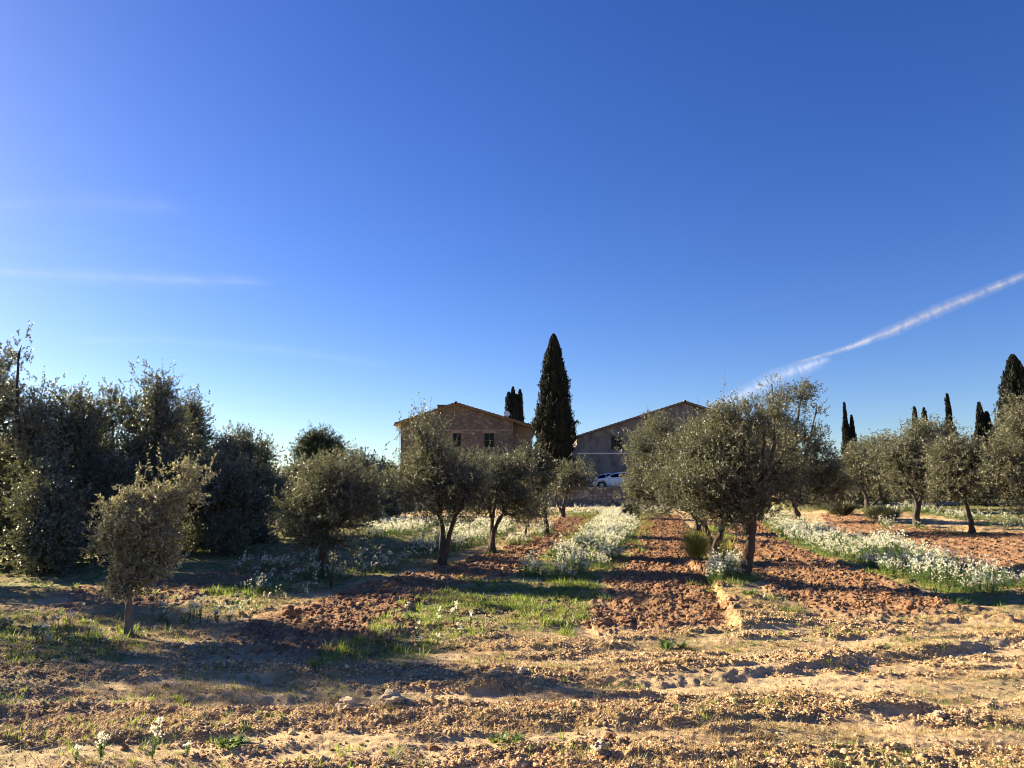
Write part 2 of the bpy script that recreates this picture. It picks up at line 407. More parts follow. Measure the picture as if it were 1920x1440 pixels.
def masonry(name, c1, c2, c3, mortar, scale=2.6, flat=1.7, bstr=.8):
    m, nt, b = mat(name); co = coords(nt)
    wob = noisetex(nt, 2.5, 3, co)
    mp = N(nt, 'ShaderNodeMapping'); mp.inputs['Scale'].default_value = (1, 1, flat); nt.links.new(co, mp.inputs[0])
    vd = N(nt, 'ShaderNodeTexVoronoi', feature='DISTANCE_TO_EDGE'); vd.inputs['Scale'].default_value = scale
    vc = N(nt, 'ShaderNodeTexVoronoi'); vc.inputs['Scale'].default_value = scale
    for v in (vd, vc): nt.links.new(mp.outputs[0], v.inputs['Vector']); v.inputs['Randomness'].default_value = .85
    sp = N(nt, 'ShaderNodeSeparateColor'); nt.links.new(vc.outputs['Color'], sp.inputs[0])
    st = ramp(nt, sp.outputs[0], [(0, c1), (.5, c2), (1, c3)]).outputs[0]
    n = noisetex(nt, 12, 6, co, .7)
    st = mix(nt, 1.0, st, ramp(nt, n, [(.3, (.7, .7, .7)), (.7, (1.2, 1.2, 1.2))]).outputs[0], 'MULTIPLY')
    e = ramp(nt, vd.outputs['Distance'], [(.03, (0, 0, 0)), (.09, (1, 1, 1))]).outputs[0]
    col = mix(nt, e, mortar, st)
    big = ramp(nt, noisetex(nt, .45, 5, co, .6), [(.35, (.75, .75, .75)), (.65, (1.15, 1.12, 1.08))]).outputs[0]
    col = mix(nt, 1.0, col, big, 'MULTIPLY')
    nt.links.new(col, b.inputs['Base Color']); b.inputs['Roughness'].default_value = .9
    bump(nt, b, e, bstr, .04); return m
M_wall1 = masonry('rubble_stone', (.11, .092, .072), (.165, .14, .11), (.245, .21, .168), (.14, .118, .093), 2.6, 1.7)
M_wall3 = masonry('terrace_stone', (.17, .135, .10), (.26, .21, .15), (.40, .33, .25), (.16, .13, .10), 2.6, 1.4)
def plaster(name, a, c, stain):
    m, nt, b = mat(name); co = coords(nt)
    n = noisetex(nt, 1.1, 8, co, .7); n2 = noisetex(nt, .5, 4, co); nf = noisetex(nt, 14, 5, co, .7)
    mp = N(nt, 'ShaderNodeMapping'); mp.inputs['Scale'].default_value = (.9, .9, .5); nt.links.new(co, mp.inputs[0])
    st = noisetex(nt, 1.3, 6, mp.outputs[0], .7)
    col = ramp(nt, n, [(.35, a), (.62, c)]).outputs[0]
    col = mix(nt, ramp(nt, st, [(.48, (0, 0, 0)), (.68, (.85, .85, .85))]).outputs[0], col, stain)
    col = mix(nt, 1.0, col, ramp(nt, nf, [(.3, (.85, .85, .85)), (.7, (1.1, 1.1, 1.1))]).outputs[0], 'MULTIPLY')
    nt.links.new(col, b.inputs['Base Color']); b.inputs['Roughness'].default_value = .92
    bump(nt, b, nf, .4, .01); return m
M_plaster = plaster('grey_render', (.14, .122, .102), (.245, .215, .18), (.075, .067, .058))
M_plaster2 = plaster('smooth_render', (.22, .175, .13), (.28, .225, .17), (.17, .13, .10))
def simple(name, c, rough=.6, metal=0, var=.15, scale=8, coat=0):
    m, nt, b = mat(name); co = coords(nt); n = noisetex(nt, scale, 5, co, .65)
    nt.links.new(ramp(nt, n, [(.3, tuple(x * (1 - var) for x in c)), (.7, tuple(min(1, x * (1 + var)) for x in c))]).outputs[0], b.inputs['Base Color'])
    b.inputs['Roughness'].default_value = rough; b.inputs['Metallic'].default_value = metal
    if coat: b.inputs['Coat Weight'].default_value = coat; b.inputs['Coat Roughness'].default_value = .05
    return m
M_tile = simple('clay_tile', (.15, .09, .062), .85, 0, .35, 3)
M_tile2 = simple('weathered_tile', (.17, .125, .095), .85, 0, .35, 3)
M_eave = simple('painted_eave', (.34, .28, .22), .7)
M_frame = simple('brown_window_frame', (.06, .045, .035), .5)
M_lintel = simple('dressed_stone', (.25, .195, .14), .8)
M_white = simple('white_paint', (.72, .72, .72), .4, 0, .04)
M_pipe = simple('pale_pipe', (.62, .58, .54), .5)
M_carw = simple('white_car_paint', (.78, .79, .80), .3, 0, .02, 2, .8)
M_black = simple('black_rubber', (.02, .02, .02), .8)
M_trim = simple('black_trim', (.025, .025, .03), .45)
M_rim = simple('alloy_rim', (.45, .46, .48), .3, .9)
M_gravel = simple('gravel', (.34, .30, .27), .95, 0, .2, 6)
M_lamp = simple('lamp_housing', (.16, .18, .22), .15, .3)
def glassmat():
    m, nt, b = mat('window_glass'); b.inputs['Base Color'].default_value = (.006, .007, .009, 1)
    b.inputs['Roughness'].default_value = .08; b.inputs['Specular IOR Level'].default_value = .12; return m
M_glass = glassmat()

# ------------------------------------------------------------------ the ground, one sheet
def build_ground():
    rs = [.3, .8, 1.4, 2.0, 2.6, 3.1]; r = 3.5
    while r < 62:
        rs.append(r); r += max(.018, .0042 * r - .002) if r < 30 else .0075 * r - .1
    while r < 12000:
        rs.append(r); r *= 1.06
    rs = np.array(rs)
    th = np.concatenate([np.linspace(-pi, -.80, 50, endpoint=False), np.linspace(-.80, .80, 1050), np.linspace(.80, pi, 50)[1:-1]])
    R, T = np.meshgrid(rs, th, indexing='ij'); X = R * np.sin(T); Y = R * np.cos(T)
    x = X.ravel(); y = Y.ravel(); pm, gm = masks(x, y)
    z = land(x, y) + micro(x, y, pm, gm)
    n, k = len(rs), len(th)
    i = np.arange(n - 1)[:, None] * k; j = np.arange(k)[None]; j2 = (j + 1) % k
    Q = np.stack([i + j, i + k + j, i + k + j2, i + j2], -1).reshape(-1, 4)
    V = np.stack([x, y, z], 1)
    V = np.concatenate([V, [[0, 0, float(land(0, 0))]]])
    T_ = np.stack([np.full(k, n * k), np.arange(k), (np.arange(k) + 1) % k], 1)
    me = mesh('ground', V, [Q, T_], M_soil, None, True)
    col = np.zeros((len(V), 4), np.float32); col[:, 3] = 1
    r_ = np.hypot(x, y)
    gm2 = np.maximum(gm, smooth(62, 75, y) * .6); gm2 = np.maximum(gm2, smooth(9, 14, -x) * smooth(4, 10, y) * .8)
    gm2 = np.maximum(gm2, .45 * smooth(0, .5, fbm(x * .8, y * 1.2, 4, 101)) * (1 - pm))
    col[:-1, 0] = pm; col[:-1, 1] = np.clip(gm2, 0, 1) * (1 - pm * .85); col[:-1, 2] = (1 - pm) * roughness(x, y)
    a = me.color_attributes.new('zone', 'FLOAT_COLOR', 'POINT'); a.data.foreach_set('color', col.ravel())
    o = link('ground', me); o['kind'] = 'structure'
    return o
build_ground()
def gz(x, y):
    x = np.atleast_1d(np.asarray(x, float)); y = np.atleast_1d(np.asarray(y, float))
    pm, gm = masks(x, y); return land(x, y) + micro(x, y, pm, gm)

# ------------------------------------------------------------------ scattering of templates into one mesh
def scatter(name, temps, pos, scale, rot, mats, r, label=None, cat=None, kind='stuff', tilt=.0, up=None):
    """temps: list of (V, tris, quads, mt, mq)"""
    g = Geo(); which = r.integers(0, len(temps), len(pos))
    for ti, (V, T, Q, mt, mq) in enumerate(temps):
        idx = np.where(which == ti)[0]; n = len(idx)
        if n == 0: continue
        c, s = np.cos(rot[idx]), np.sin(rot[idx]); nv = len(V)
        W = np.empty((n, nv, 3))
        tx = r.normal(0, tilt, n)[:, None]; ty = r.normal(0, tilt, n)[:, None]
        vx = V[None, :, 0] + tx * V[None, :, 2]; vy = V[None, :, 1] + ty * V[None, :, 2]
        W[..., 0] = (vx * c[:, None] - vy * s[:, None]); W[..., 1] = (vx * s[:, None] + vy * c[:, None]); W[..., 2] = V[None, :, 2]
        W *= scale[idx][:, None, None]; W += pos[idx][:, None, :]
        off = (np.arange(n) * nv)[:, None, None]
        base = g.n
        g.V.append(W.reshape(-1, 3)); g.n += n * nv
        if len(T): g.T.append((T[None] + off).reshape(-1, 3) + base); g.mt.append(np.tile(mt, n))
        if len(Q): g.Q.append((Q[None] + off).reshape(-1, 4) + base); g.mq.append(np.tile(mq, n))
    o = link(name, g.build(name, mats)); tag(o, label, cat, None, kind); return o
def template(g):
    V = np.concatenate(g.V); T = np.concatenate(g.T) if g.T else np.zeros((0, 3), int); Q = np.concatenate(g.Q) if g.Q else np.zeros((0, 4), int)
    mt = np.concatenate(g.mt) if g.T else np.zeros(0, int); mq = np.concatenate(g.mq) if g.Q else np.zeros(0, int)
    return V, T, Q, mt, mq
def blade(g, p, d, L, W, m=0, bend=.3):
    """a narrow two-piece blade"""
    side = unit(np.cross(d, [0, 0, 1.]) + 1e-4); mid = p + d * L * .55; tip = p + d * L + np.array([d[0], d[1], -abs(d[2]) * .6]) * L * bend
    g.add([p - side * W / 2, p + side * W / 2, mid + side * W * .4, mid - side * W * .4, tip], [[3, 2, 4]], [[0, 1, 2, 3]], m)
def tuft(r, n=12, h=.09, spread=.05, W=.006, m=0):
    g = Geo()
    for _ in range(n):
        a = r.uniform(0, 2 * pi); rr = r.uniform(0, spread); el = r.uniform(.5, 1.4)
        d = np.array([cos(a) * cos(el), sin(a) * cos(el), sin(el)])
        blade(g, np.array([cos(a) * rr, sin(a) * rr, -.005]), d, h * r.uniform(.5, 1.2), W, m, r.uniform(0, .5))
    return template(g)
def rosette(r, n=14, h=.12, W=.035, m=0):
    g = Geo()
    for _ in range(n):
        a = r.uniform(0, 2 * pi); el = r.uniform(.15, 1.0)
        d = np.array([cos(a) * cos(el), sin(a) * cos(el), sin(el)])
        blade(g, np.array([0, 0, .0]), d, h * r.uniform(.6, 1.2), W, m, .3)
    return template(g)
def flowerplant(r, h=.42, heads=4, petals=True, detail=1, leafy=10):
    """material 0 stem and leaves, 1 petals"""
    g = Geo()
    for k in range(heads):
        a = r.uniform(0, 2 * pi); lean = r.uniform(.05, .35); H = h * r.uniform(.65, 1.1)
        tip = np.array([cos(a) * lean * H, sin(a) * lean * H, H]); mid = tip * .5 + np.array([0, 0, .06 * H])
        tube(g, bez(np.zeros(3), mid, tip, 3), [.004, .003, .002], 3, 0)
        for q in range(leafy // heads + 1):
            t = r.uniform(.1, .8); p = tip * t; b = r.uniform(0, 2 * pi)
            blade(g, p, unit(np.array([cos(b), sin(b), r.uniform(.2, 1)])), r.uniform(.05, .12) * h / .4, .022, 0, .3)
        for f in range(6 * detail if petals else 0):
            c = tip + r.normal(0, 1, 3) * .015 * min(1, .35 + .65 * h / .42)
            n_ = unit(np.array([r.normal() * .9, r.normal() * .9, .45])); s = unit(np.cross(n_, [1, 0.2, 0])); t_ = np.cross(n_, s); w = r.uniform(.013, .019) * min(1, .35 + .65 * h / .42)
            # four petals: a cross of two quads
            g.add([c + s * w, c + t_ * w * .45, c - s * w, c - t_ * w * .45], None, [[0, 1, 2, 3]], 1)
            g.add([c + t_ * w + n_ * .001, c + s * w * .45 + n_ * .001, c - t_ * w + n_ * .001, c - s * w * .45 + n_ * .001], None, [[0, 1, 2, 3]], 1)
    return template(g)
def leafy(r, h=.22, n=26, W=.028):
    g = Geo()
    for _ in range(n):
        a = r.uniform(0, 2 * pi); z = r.uniform(0, h); rr = r.uniform(0, .1)
        blade(g, np.array([cos(a) * rr, sin(a) * rr, z]), unit(np.array([cos(a), sin(a), r.uniform(.2, 1.6)])), r.uniform(.05, .1), W, 0, .3)
    return template(g)
def in_poly(poly, n, r):
    x0, y0 = poly.min(0); x1, y1 = poly.max(0); out = []; k = 0
    while k < n:
        q = np.stack([r.uniform(x0, x1, n * 3), r.uniform(y0, y1, n * 3)], 1)
        wx = q[:, 0] + .35 * fbm(q[:, 0] * 1.1, q[:, 1] * 1.1, 2, 5); wy = q[:, 1] + .6 * fbm(q[:, 0] * 1.1, q[:, 1] * 1.1, 2, 8)
        q = q[inside(poly, wx, wy)]; out.append(q); k += len(q)
        if len(out) > 60: break
    return np.concatenate(out)[:n]
def area(p): x, y = p[:, 0], p[:, 1]; return .5 * abs(np.dot(x, np.roll(y, 1)) - np.dot(y, np.roll(x, 1)))

r1 = np.random.default_rng(21)
FT = [flowerplant(r1, r1.uniform(.3, .48), int(r1.integers(3, 8)), True, 1, 9) for _ in range(12)]
LT = [leafy(r1) for _ in range(4)]
dens = {'centre': 84, 'right': 62, 'wall': 15, 'behind': 52, 'shade': 30, 'meadow': 26}
hts = {'centre': .72, 'right': .74, 'wall': .75, 'behind': .8, 'shade': .6, 'meadow': .7}
flab = {'centre': 'dense strip of white wildflowers leading up to the terrace wall',
        'right': 'broad band of white wildflowers running down to the right',
        'wall': 'sunlit fringe of pale flowers at the foot of the terrace wall',
        'behind': 'bright white flower patches behind the left olive trunks',
        'shade': 'thin bluish white flowers in the shade on the left',
        'meadow': 'scattered white flowers along the edge of the lawn'}
for key, polys in FLOWERS.items():
    pts = []
    for p in polys:
        q = Gp(p); a = area(q); n = int(min(6500, a * dens[key])); 
        if n: pts.append(in_poly(q, n, r1))
    pts = np.concatenate(pts)
    keep = fbm(pts[:, 0] * 1.4, pts[:, 1] * 1.0, 3, 77) + r1.normal(0, .15, len(pts)) > (-.12 if key in ('centre', 'right', 'behind', 'wall') else -.02)
    pts = pts[keep]; z = gz(pts[:, 0], pts[:, 1])
    pos = np.column_stack([pts, z - .01]); n = len(pos)
    scl = hts[key] * r1.uniform(.6, 1.15, n) * (1 + .6 * fbm(pts[:, 0] * 1.3, pts[:, 1] * 1.1, 3, 14))
    scatter('wildflowers', FT, pos, scl, r1.uniform(0, 6.28, n), [M_stem, M_petal], r1, flab[key], 'wildflowers', 'stuff', .12)
    n2 = len(pos); j = r1.normal(0, .15, (n2, 3)); j[:, 2] = 0; p2 = pos + j
    scatter('wildflower_leaves', LT, p2, scl * r1.uniform(.35, .75, n2), r1.uniform(0, 6.28, n2), [M_stem], r1,
            'green leaves under the ' + {'centre': 'central flower strip', 'right': 'right flower band', 'wall': 'flowers by the wall', 'behind': 'flowers behind the left trunks', 'shade': 'flowers in the left shade', 'meadow': 'flowers by the lawn'}[key], 'leaves', 'stuff', .1)

# grass
TG = [tuft(r1, 14, .10, .06, .007) for _ in range(6)]
TD = [tuft(r1, 10, .06, .06, .005) for _ in range(6)]
def grass_field():
    pos = []; sc_ = []
    for k, p in enumerate(GRASS):
        a = area(p); d = [170, 60, 34, 120, 60, 9, 60, 90, 90][k]; n = int(min(14000, a * d))
        q = in_poly(p, n, r1)
        f = fbm(q[:, 0] * 1.6, q[:, 1] * 1.6, 3, 33); q = q[f > -.02 + r1.normal(0, .16, len(q))]
        pos.append(q); sc_.append(np.full(len(q), [1.0, 1.1, .9, 1.1, .9, 1.1, 1., 1.2, .8][k]))
    pos = np.concatenate(pos); s = np.concatenate(sc_) * r1.uniform(.5, 1.25, len(pos))
    m = np.hypot(pos[:, 0], pos[:, 1]) > 3
    pos = pos[m]; s = s[m]
    P3 = np.column_stack([pos, gz(pos[:, 0], pos[:, 1])])
    scatter('grass', TG, P3, s, r1.uniform(0, 6.28, len(P3)), [M_grass], r1, 'fresh green grass between the ploughed strips', 'grass', 'stuff', .1)
    # thin weeds over the sandy headland
    n = 52000; rr = 3.6 + 8.5 * r1.uniform(0, 1, n) ** .85; a = r1.uniform(-.78, .78, n)
    x = rr * np.sin(a); y = rr * np.cos(a)
    f = fbm(x * 1.2, y * 2.3, 4, 45); pm = softmask(PLOUGH, x, y)
    k = (f > .06 + r1.normal(0, .12, n)) & (pm < .3)
    x, y = x[k], y[k]; P3 = np.column_stack([x, y, gz(x, y)])
    s = r1.uniform(.3, .85, len(x))
    scatter('weeds', TD, P3, s, r1.uniform(0, 6.28, len(x)), [M_dry], r1, 'sparse dry weeds over the sandy foreground', 'weeds', 'stuff', .1)
    n = 9000; rr = 3.6 + 9 * r1.uniform(0, 1, n) ** .85; a = r1.uniform(-.78, .78, n); x = rr * np.sin(a); y = rr * np.cos(a)
    f = fbm(x * .9, y * 1.8, 3, 65); k = (f > .22) & (softmask(PLOUGH, x, y) < .3); x, y = x[k], y[k]
    P3 = np.column_stack([x, y, gz(x, y)])
    scatter('grass', TG, P3, r1.uniform(.25, .7, len(x)), r1.uniform(0, 6.28, len(x)), [M_grass], r1, 'patchy short green grass on the sandy foreground', 'grass', 'stuff', .1)
grass_field()

# clods
def icos(r, sub):
    import bmesh
    b = bmesh.new(); bmesh.ops.create_icosphere(b, subdivisions=sub, radius=1)
    V = np.array([v.co for v in b.verts]); T = np.array([[v.index for v in f.verts] for f in b.faces]); b.free()
    k = r.uniform(0, 50)
    rad = 1 + .55 * noise3(V[:, 0] * 1.1 + k, V[:, 1] * 1.1, V[:, 2] * 1.1) + .3 * noise3(V[:, 0] * 2.7 + k, V[:, 1] * 2.7, V[:, 2] * 2.7)
    V = V * rad[:, None] * r.uniform(.7, 1.2, 3)[None]; V[:, 2] *= .75
    return V, T
def clods():
    T1 = [];
    for k_ in range(8):
        V, T = icos(r1, 2); T1.append((V, T, np.zeros((0, 4), int), np.zeros(len(T), int), np.zeros(0, int)))
    pos = []
    for k, p in enumerate(PLOUGH):
        n = int(min(20000, area(p) * [260, 150, 50, 190, 50][k])); pos.append(in_poly(p, n, r1))
    n = 5000; rr = 3.6 + 8 * r1.uniform(0, 1, n) ** .9; a = r1.uniform(-.78, .78, n); x = rr * np.sin(a); y = rr * np.cos(a)
    f = fbm(x * .8, y * 1.7, 4, 71); k = f > .1
    big = len(np.concatenate(pos)); pos.append(np.column_stack([x[k], y[k]])); pos = np.concatenate(pos)
    s = .005 + .0105 * r1.gamma(1.0, .95, len(pos)); s[big:] *= .6; s = np.minimum(s, .075)
    P3 = np.column_stack([pos, gz(pos[:, 0], pos[:, 1]) + s * .15])
    scatter('soil_clods', T1, P3, s, r1.uniform(0, 6.28, len(P3)), [M_clod], r1, 'loose reddish clods turned up by the plough', 'clods', 'stuff', .0)
clods()
def stalks():
    T1 = []
    for _ in range(8):
        g = Geo()
        for q in range(3):
            a = r1.uniform(0, 6.28); L = r1.uniform(.05, .16); el = r1.uniform(-.05, .35); d = np.array([cos(a) * cos(el), sin(a) * cos(el), sin(el)])
            blade(g, np.array([r1.normal(0, .04), r1.normal(0, .04), .012]), d, L, .004, 0, .1)
        T1.append(template(g))
    n = 9000; rr = 3.8 + 9 * r1.uniform(0, 1, n) ** .9; a = r1.uniform(-.76, .76, n); x = rr * np.sin(a); y = rr * np.cos(a)
    k = fbm(x * .8, y * 1.6, 3, 191) > -.05; x, y = x[k], y[k]
    scatter('dry_stalks', T1, np.column_stack([x, y, gz(x, y)]), r1.uniform(.5, 1.3, len(x)), r1.uniform(0, 6.28, len(x)), [M_straw], r1, 'broken straw coloured stalks lying over the soil', 'stalks', 'stuff', .1)
    pos = np.concatenate([in_poly(p, int(area(p) * q), r1) for p, q in zip(PLOUGH, (10, 7, 4, 9, 4))])
    pos = pos[fbm(pos[:, 0] * .9, pos[:, 1] * .9, 3, 195) > .0]
    scatter('weeds', TG, np.column_stack([pos, gz(pos[:, 0], pos[:, 1])]), r1.uniform(.3, .9, len(pos)), r1.uniform(0, 6.28, len(pos)), [M_dry], r1, 'few weeds sprouting among the ploughed clods', 'weeds', 'stuff', .1)
M_straw = leafmat('straw', (.46, .36, .21), (.46, .36, .21), .35, .3, .6)
stalks()
def crumbs():
    T1 = []
    for _ in range(10):
        V, T = icos(r1, 1); V = V * r1.uniform(.6, 1.3, 3); T1.append((V, T, np.zeros((0, 4), int), np.zeros(len(T), int), np.zeros(0, int)))
    n = 230000; rr = 3.8 + 6.5 * r1.uniform(0, 1, n) ** 1.0; a = r1.uniform(-.74, .74, n); x = rr * np.sin(a); y = rr * np.cos(a)
    f = roughness(x, y) - .45 + .4 * fbm(x * 5, y * 5, 2, 172); k = (f > .0 + r1.normal(0, .22, n)) & (softmask(PLOUGH, x, y) < .3); x, y = x[k], y[k]
    s = .0028 + .0034 * r1.gamma(1.1, .7, len(x)); s = np.minimum(s, .02) * (1 + .05 * np.hypot(x, y))
    P3 = np.column_stack([x, y, gz(x, y) + s * .3])
    scatter('soil_crumbs', T1, P3, s, r1.uniform(0, 6.28, len(P3)), [M_crumb], r1, 'pale crumbs of dry soil strewn over the sandy foreground', 'crumbs', 'stuff', .2)
crumbs()

# ------------------------------------------------------------------ trees
def grow(name, base, trunks, blobs, Y, label, group, seed, nl=30000, leaf=(.055, .016), lm=None, bark=None, clusters=150,
         twig=.26, tr=.1, cat='olive tree', spread=.17, upw=.45, shoots=0, limbs=True, shell=.42, per=14):
    """base: world point of the foot.  trunks: list of lists of (u,v) from the foot up.  blobs: (u, v, ru, rv, dy) in the tree's own plane."""
    r = np.random.default_rng(seed); root = empty(name, base); b0 = np.array(base)
    k = Y / F
    wood = Geo(); tops = []
    for ti, tp in enumerate(trunks):
        pts = [np.array([0, 0, -.06])] + [P(u, v, Y) - b0 for u, v in tp]
        pts = np.array(pts); pts[1:, 1] += np.cumsum(r.normal(0, .05, len(pts) - 1))
        # resample smooth
        t = np.linspace(0, len(pts) - 1, 22); ti_ = np.arange(len(pts))
        q = np.stack([np.interp(t, ti_, pts[:, c]) for c in range(3)], 1)
        for _ in range(3): q[1:-1] = (q[:-2] + 2 * q[1:-1] + q[2:]) / 4
        rad = tr * (1.0 - .5 * np.linspace(0, 1, 22)) * (1 + .75 * np.exp(-np.linspace(0, 1, 22) * 10)) * (1 if ti == 0 else .8)
        tube(wood, q, rad, 14, 0, .45, seed=seed + ti * 3); tops.append(q[-1]); mids = q
    B = []
    for (u, v, ru, rv, dy) in blobs:
        c = P(u, v, Y + dy) - b0; B.append((c, ru * k, min(ru, rv * 1.2) * k * 1.0, rv * k))
    nodes = [np.array(t) for t in tops]; nr = [tr * .5 for _ in tops]
    for (c, rx, ry, rz) in B:
        d = [np.linalg.norm((c - t) * [1, 1, .6]) for t in tops]; t = tops[int(np.argmin(d))]
        low = c - np.array([0, 0, rz * .1]); midp = (t + low) / 2 + np.array([r.normal(0, .1), r.normal(0, .1), .1 * np.linalg.norm(low - t)])
        q = bez(t - (0, 0, .03), midp, low, 9); q[1:-1] += r.normal(0, .025, (7, 3))
        tube(wood, q, np.linspace(tr * .52, tr * .16, 9), 7, 0, .3, seed=seed)
        for m_, qq in enumerate(q[1:]): nodes.append(qq); nr.append(tr * (.45 - .04 * m_))
    nodes = np.array(nodes)
    vol = np.array([rx * ry * rz for (_, rx, ry, rz) in B]) ** .68; vol /= vol.sum()
    leaves = Geo(); pos = []; dirs = []
    clusters = int(clusters * 1.1); bi = r.choice(len(B), clusters, p=vol)
    centers = []
    for i in bi:
        c, rx, ry, rz = B[i]; w = unit(r.normal(size=3)); rr = r.uniform() ** .5 * (.96 + .45 * float(noise3(w[0] * 1.8 + seed, w[1] * 1.8, w[2] * 1.8 + i)))
        rr = min(rr, 1.34)
        o = w * rr; cc = c + o * [rx, ry, rz]; centers.append((cc, o))
        # branch
        dn = np.linalg.norm(nodes - cc, axis=1) + .5 * np.maximum(0, nodes[:, 2] - cc[2]); j = int(np.argmin(dn)); s = nodes[j]
        if limbs and np.linalg.norm(cc - s) > .08:
            mm = (s + cc) / 2 + np.array([0, 0, -.06]) + r.normal(0, .04, 3)
            q = bez(s, mm, cc, 6); tube(wood, q, np.linspace(min(.025, tr * .25), .006, 6), 4, 0)
    nt_ = max(1, nl // per)
    wts = r.gamma(1.6, 1, clusters); ci = r.choice(clusters, nt_, p=wts / wts.sum()); csp = r.uniform(.55, 1.25, clusters)
    cpos = np.array([c for c, _ in centers]); cout = np.array([o for _, o in centers])
    st = cpos[ci] + r.normal(0, spread * .9, (nt_, 3)) * [1, 1, .85] * csp[ci][:, None]
    d = unit(cout[ci] * .8 + r.normal(0, .55, (nt_, 3)) + [0, 0, upw])
    Lt = twig * r.uniform(.6, 1.4, nt_)
    if shoots:
        ns = shoots; top = np.argsort(-cpos[:, 2])[:max(3, clusters // 3)]; si = r.choice(top, ns)
        s2 = cpos[si] + r.normal(0, .1, (ns, 3)); d2 = unit(r.normal(0, .22, (ns, 3)) + [0, 0, 1]); L2 = r.uniform(.35, .75, ns)
        st = np.concatenate([st, s2]); d = np.concatenate([d, d2]); Lt = np.concatenate([Lt, L2])
    nt_ = len(st)
    # twigs as thin three-sided sticks
    tubeV = []
    side = unit(np.cross(d, [0.1, .2, 1.])); up_ = np.cross(side, d); e = st + d * Lt[:, None]
    w0 = .004
    V = np.stack([st + side * w0, st - side * w0 * .5 + up_ * w0, st - side * w0 * .5 - up_ * w0, e], 1).reshape(-1, 3)
    o4 = (np.arange(nt_) * 4)[:, None, None]; T = (np.array([[0, 1, 3], [1, 2, 3], [2, 0, 3]])[None] + o4).reshape(-1, 3)
    leaves.add(V, T, None, 1)
    # leaves along the twigs
    n = per; f = np.linspace(.08, 1, n)[None, :] + r.uniform(-.03, .03, (nt_, n))
    lp = st[:, None] + d[:, None] * (f * Lt[:, None])[..., None]
    ld = d[:, None] * .75 + unit(r.normal(size=(nt_, n, 3))) * .95
    leafquads(leaves, lp.reshape(-1, 3), ld.reshape(-1, 3), leaf[0], leaf[1], r, 0)
    tm = wood.build('trunk', [bark or M_bark], True); cm = leaves.build('crown', [lm or M_olive, bark or M_bark])
    link('trunk', tm, root); link('crown', cm, root)
    tag(root, label, cat, group); return root
def copy_tree(o, loc, rz, s, label, group=None):
    c = o.copy(); C.objects.link(c); c.location = loc; c.rotation_euler = (0, 0, rz); c.scale = (s, s, s) if not hasattr(s, '__len__') else s
    c['label'] = label
    if group: c['group'] = group
    for ch in list(o.children):
        d = ch.copy(); C.objects.link(d); d.parent = c
    return c
OG = 'olive trees in the orchard'
def foot(u, v):
    g = G(u, v); g[2] = float(gz(g[0], g[1])[0]); return g

# -- right hand row, nearest tree first
b = foot(1397, 1094)
grow('olive_tree', b, [[(1396, 1070), (1400, 1040), (1404, 1005), (1408, 975), (1412, 950)]],
     [(1350, 965, 34, 18, .2), (1425, 965, 26, 16, 0), (1385, 908, 56, 42, 0), (1322, 872, 52, 44, .3), (1398, 852, 46, 42, -.1), (1352, 826, 46, 32, .3), (1444, 892, 34, 40, .3), (1292, 922, 36, 34, -.2), (1412, 944, 50, 26, -.2), (1340, 950, 44, 26, .1), (1432, 812, 18, 26, 0), (1300, 846, 26, 26, .2), (1385, 800, 14, 22, .1), (1466, 852, 26, 30, .4), (1480, 905, 32, 42, .4), (1502, 935, 22, 20, .3), (1452, 778, 12, 20, .2), (1368, 790, 10, 18, .1), (1350, 895, 46, 40, -.4)],
     b[1], 'nearest olive tree on the right with a bare leaning brown trunk', OG, 101, 60000, (.05, .018), clusters=240, tr=.105, shoots=34, spread=.15, twig=.22)
b = foot(1337, 1050)
grow('olive_tree', b, [[(1336, 1030), (1330, 1005), (1322, 980)], [(1340, 1025), (1350, 1000), (1356, 980)]],
     [(1290, 880, 70, 60, 0), (1345, 820, 50, 42, .3), (1270, 930, 50, 35, 0), (1340, 900, 65, 60, -.2), (1310, 845, 60, 40, .2)],
     b[1], 'stout olive tree behind the nearest right one, its dark trunk in a yellow bush', OG, 102, 44000, (.06, .018), clusters=170, tr=.13, shoots=16)
b = foot(1310, 1000)
grow('olive_tree', b, [[(1309, 985), (1306, 965)]],
     [(1212, 840, 44, 50, 0), (1204, 890, 36, 48, .3), (1250, 870, 55, 60, 0), (1220, 925, 45, 30, 0), (1275, 830, 50, 40, .5), (1196, 930, 26, 24, 0), (1235, 800, 34, 26, .2)],
     b[1], 'rounded olive tree overhanging the ploughed strip beside the white cars', OG, 103, 44000, (.075, .022), clusters=170, tr=.15, shoots=20, spread=.24)
b = foot(1500, 985)
grow('olive_tree', b, [[(1498, 970), (1490, 950)]],
     [(1478, 808, 52, 42, 0), (1456, 752, 20, 36, .3), (1503, 744, 24, 24, 0), (1530, 772, 14, 20, .2), (1522, 862, 54, 60, 0), (1450, 850, 60, 56, .5), (1500, 912, 60, 40, .2), (1556, 920, 34, 34, 0), (1425, 772, 16, 20, .1), (1447, 718, 7, 14, 0), (1398, 772, 18, 14, 0), (1550, 900, 38, 32, 0)],
     b[1], 'tallest olive tree with loose upright sprays against the sky', OG, 104, 60000, (.085, .028), lm=M_olive, clusters=260, tr=.16, shoots=40, spread=.22)
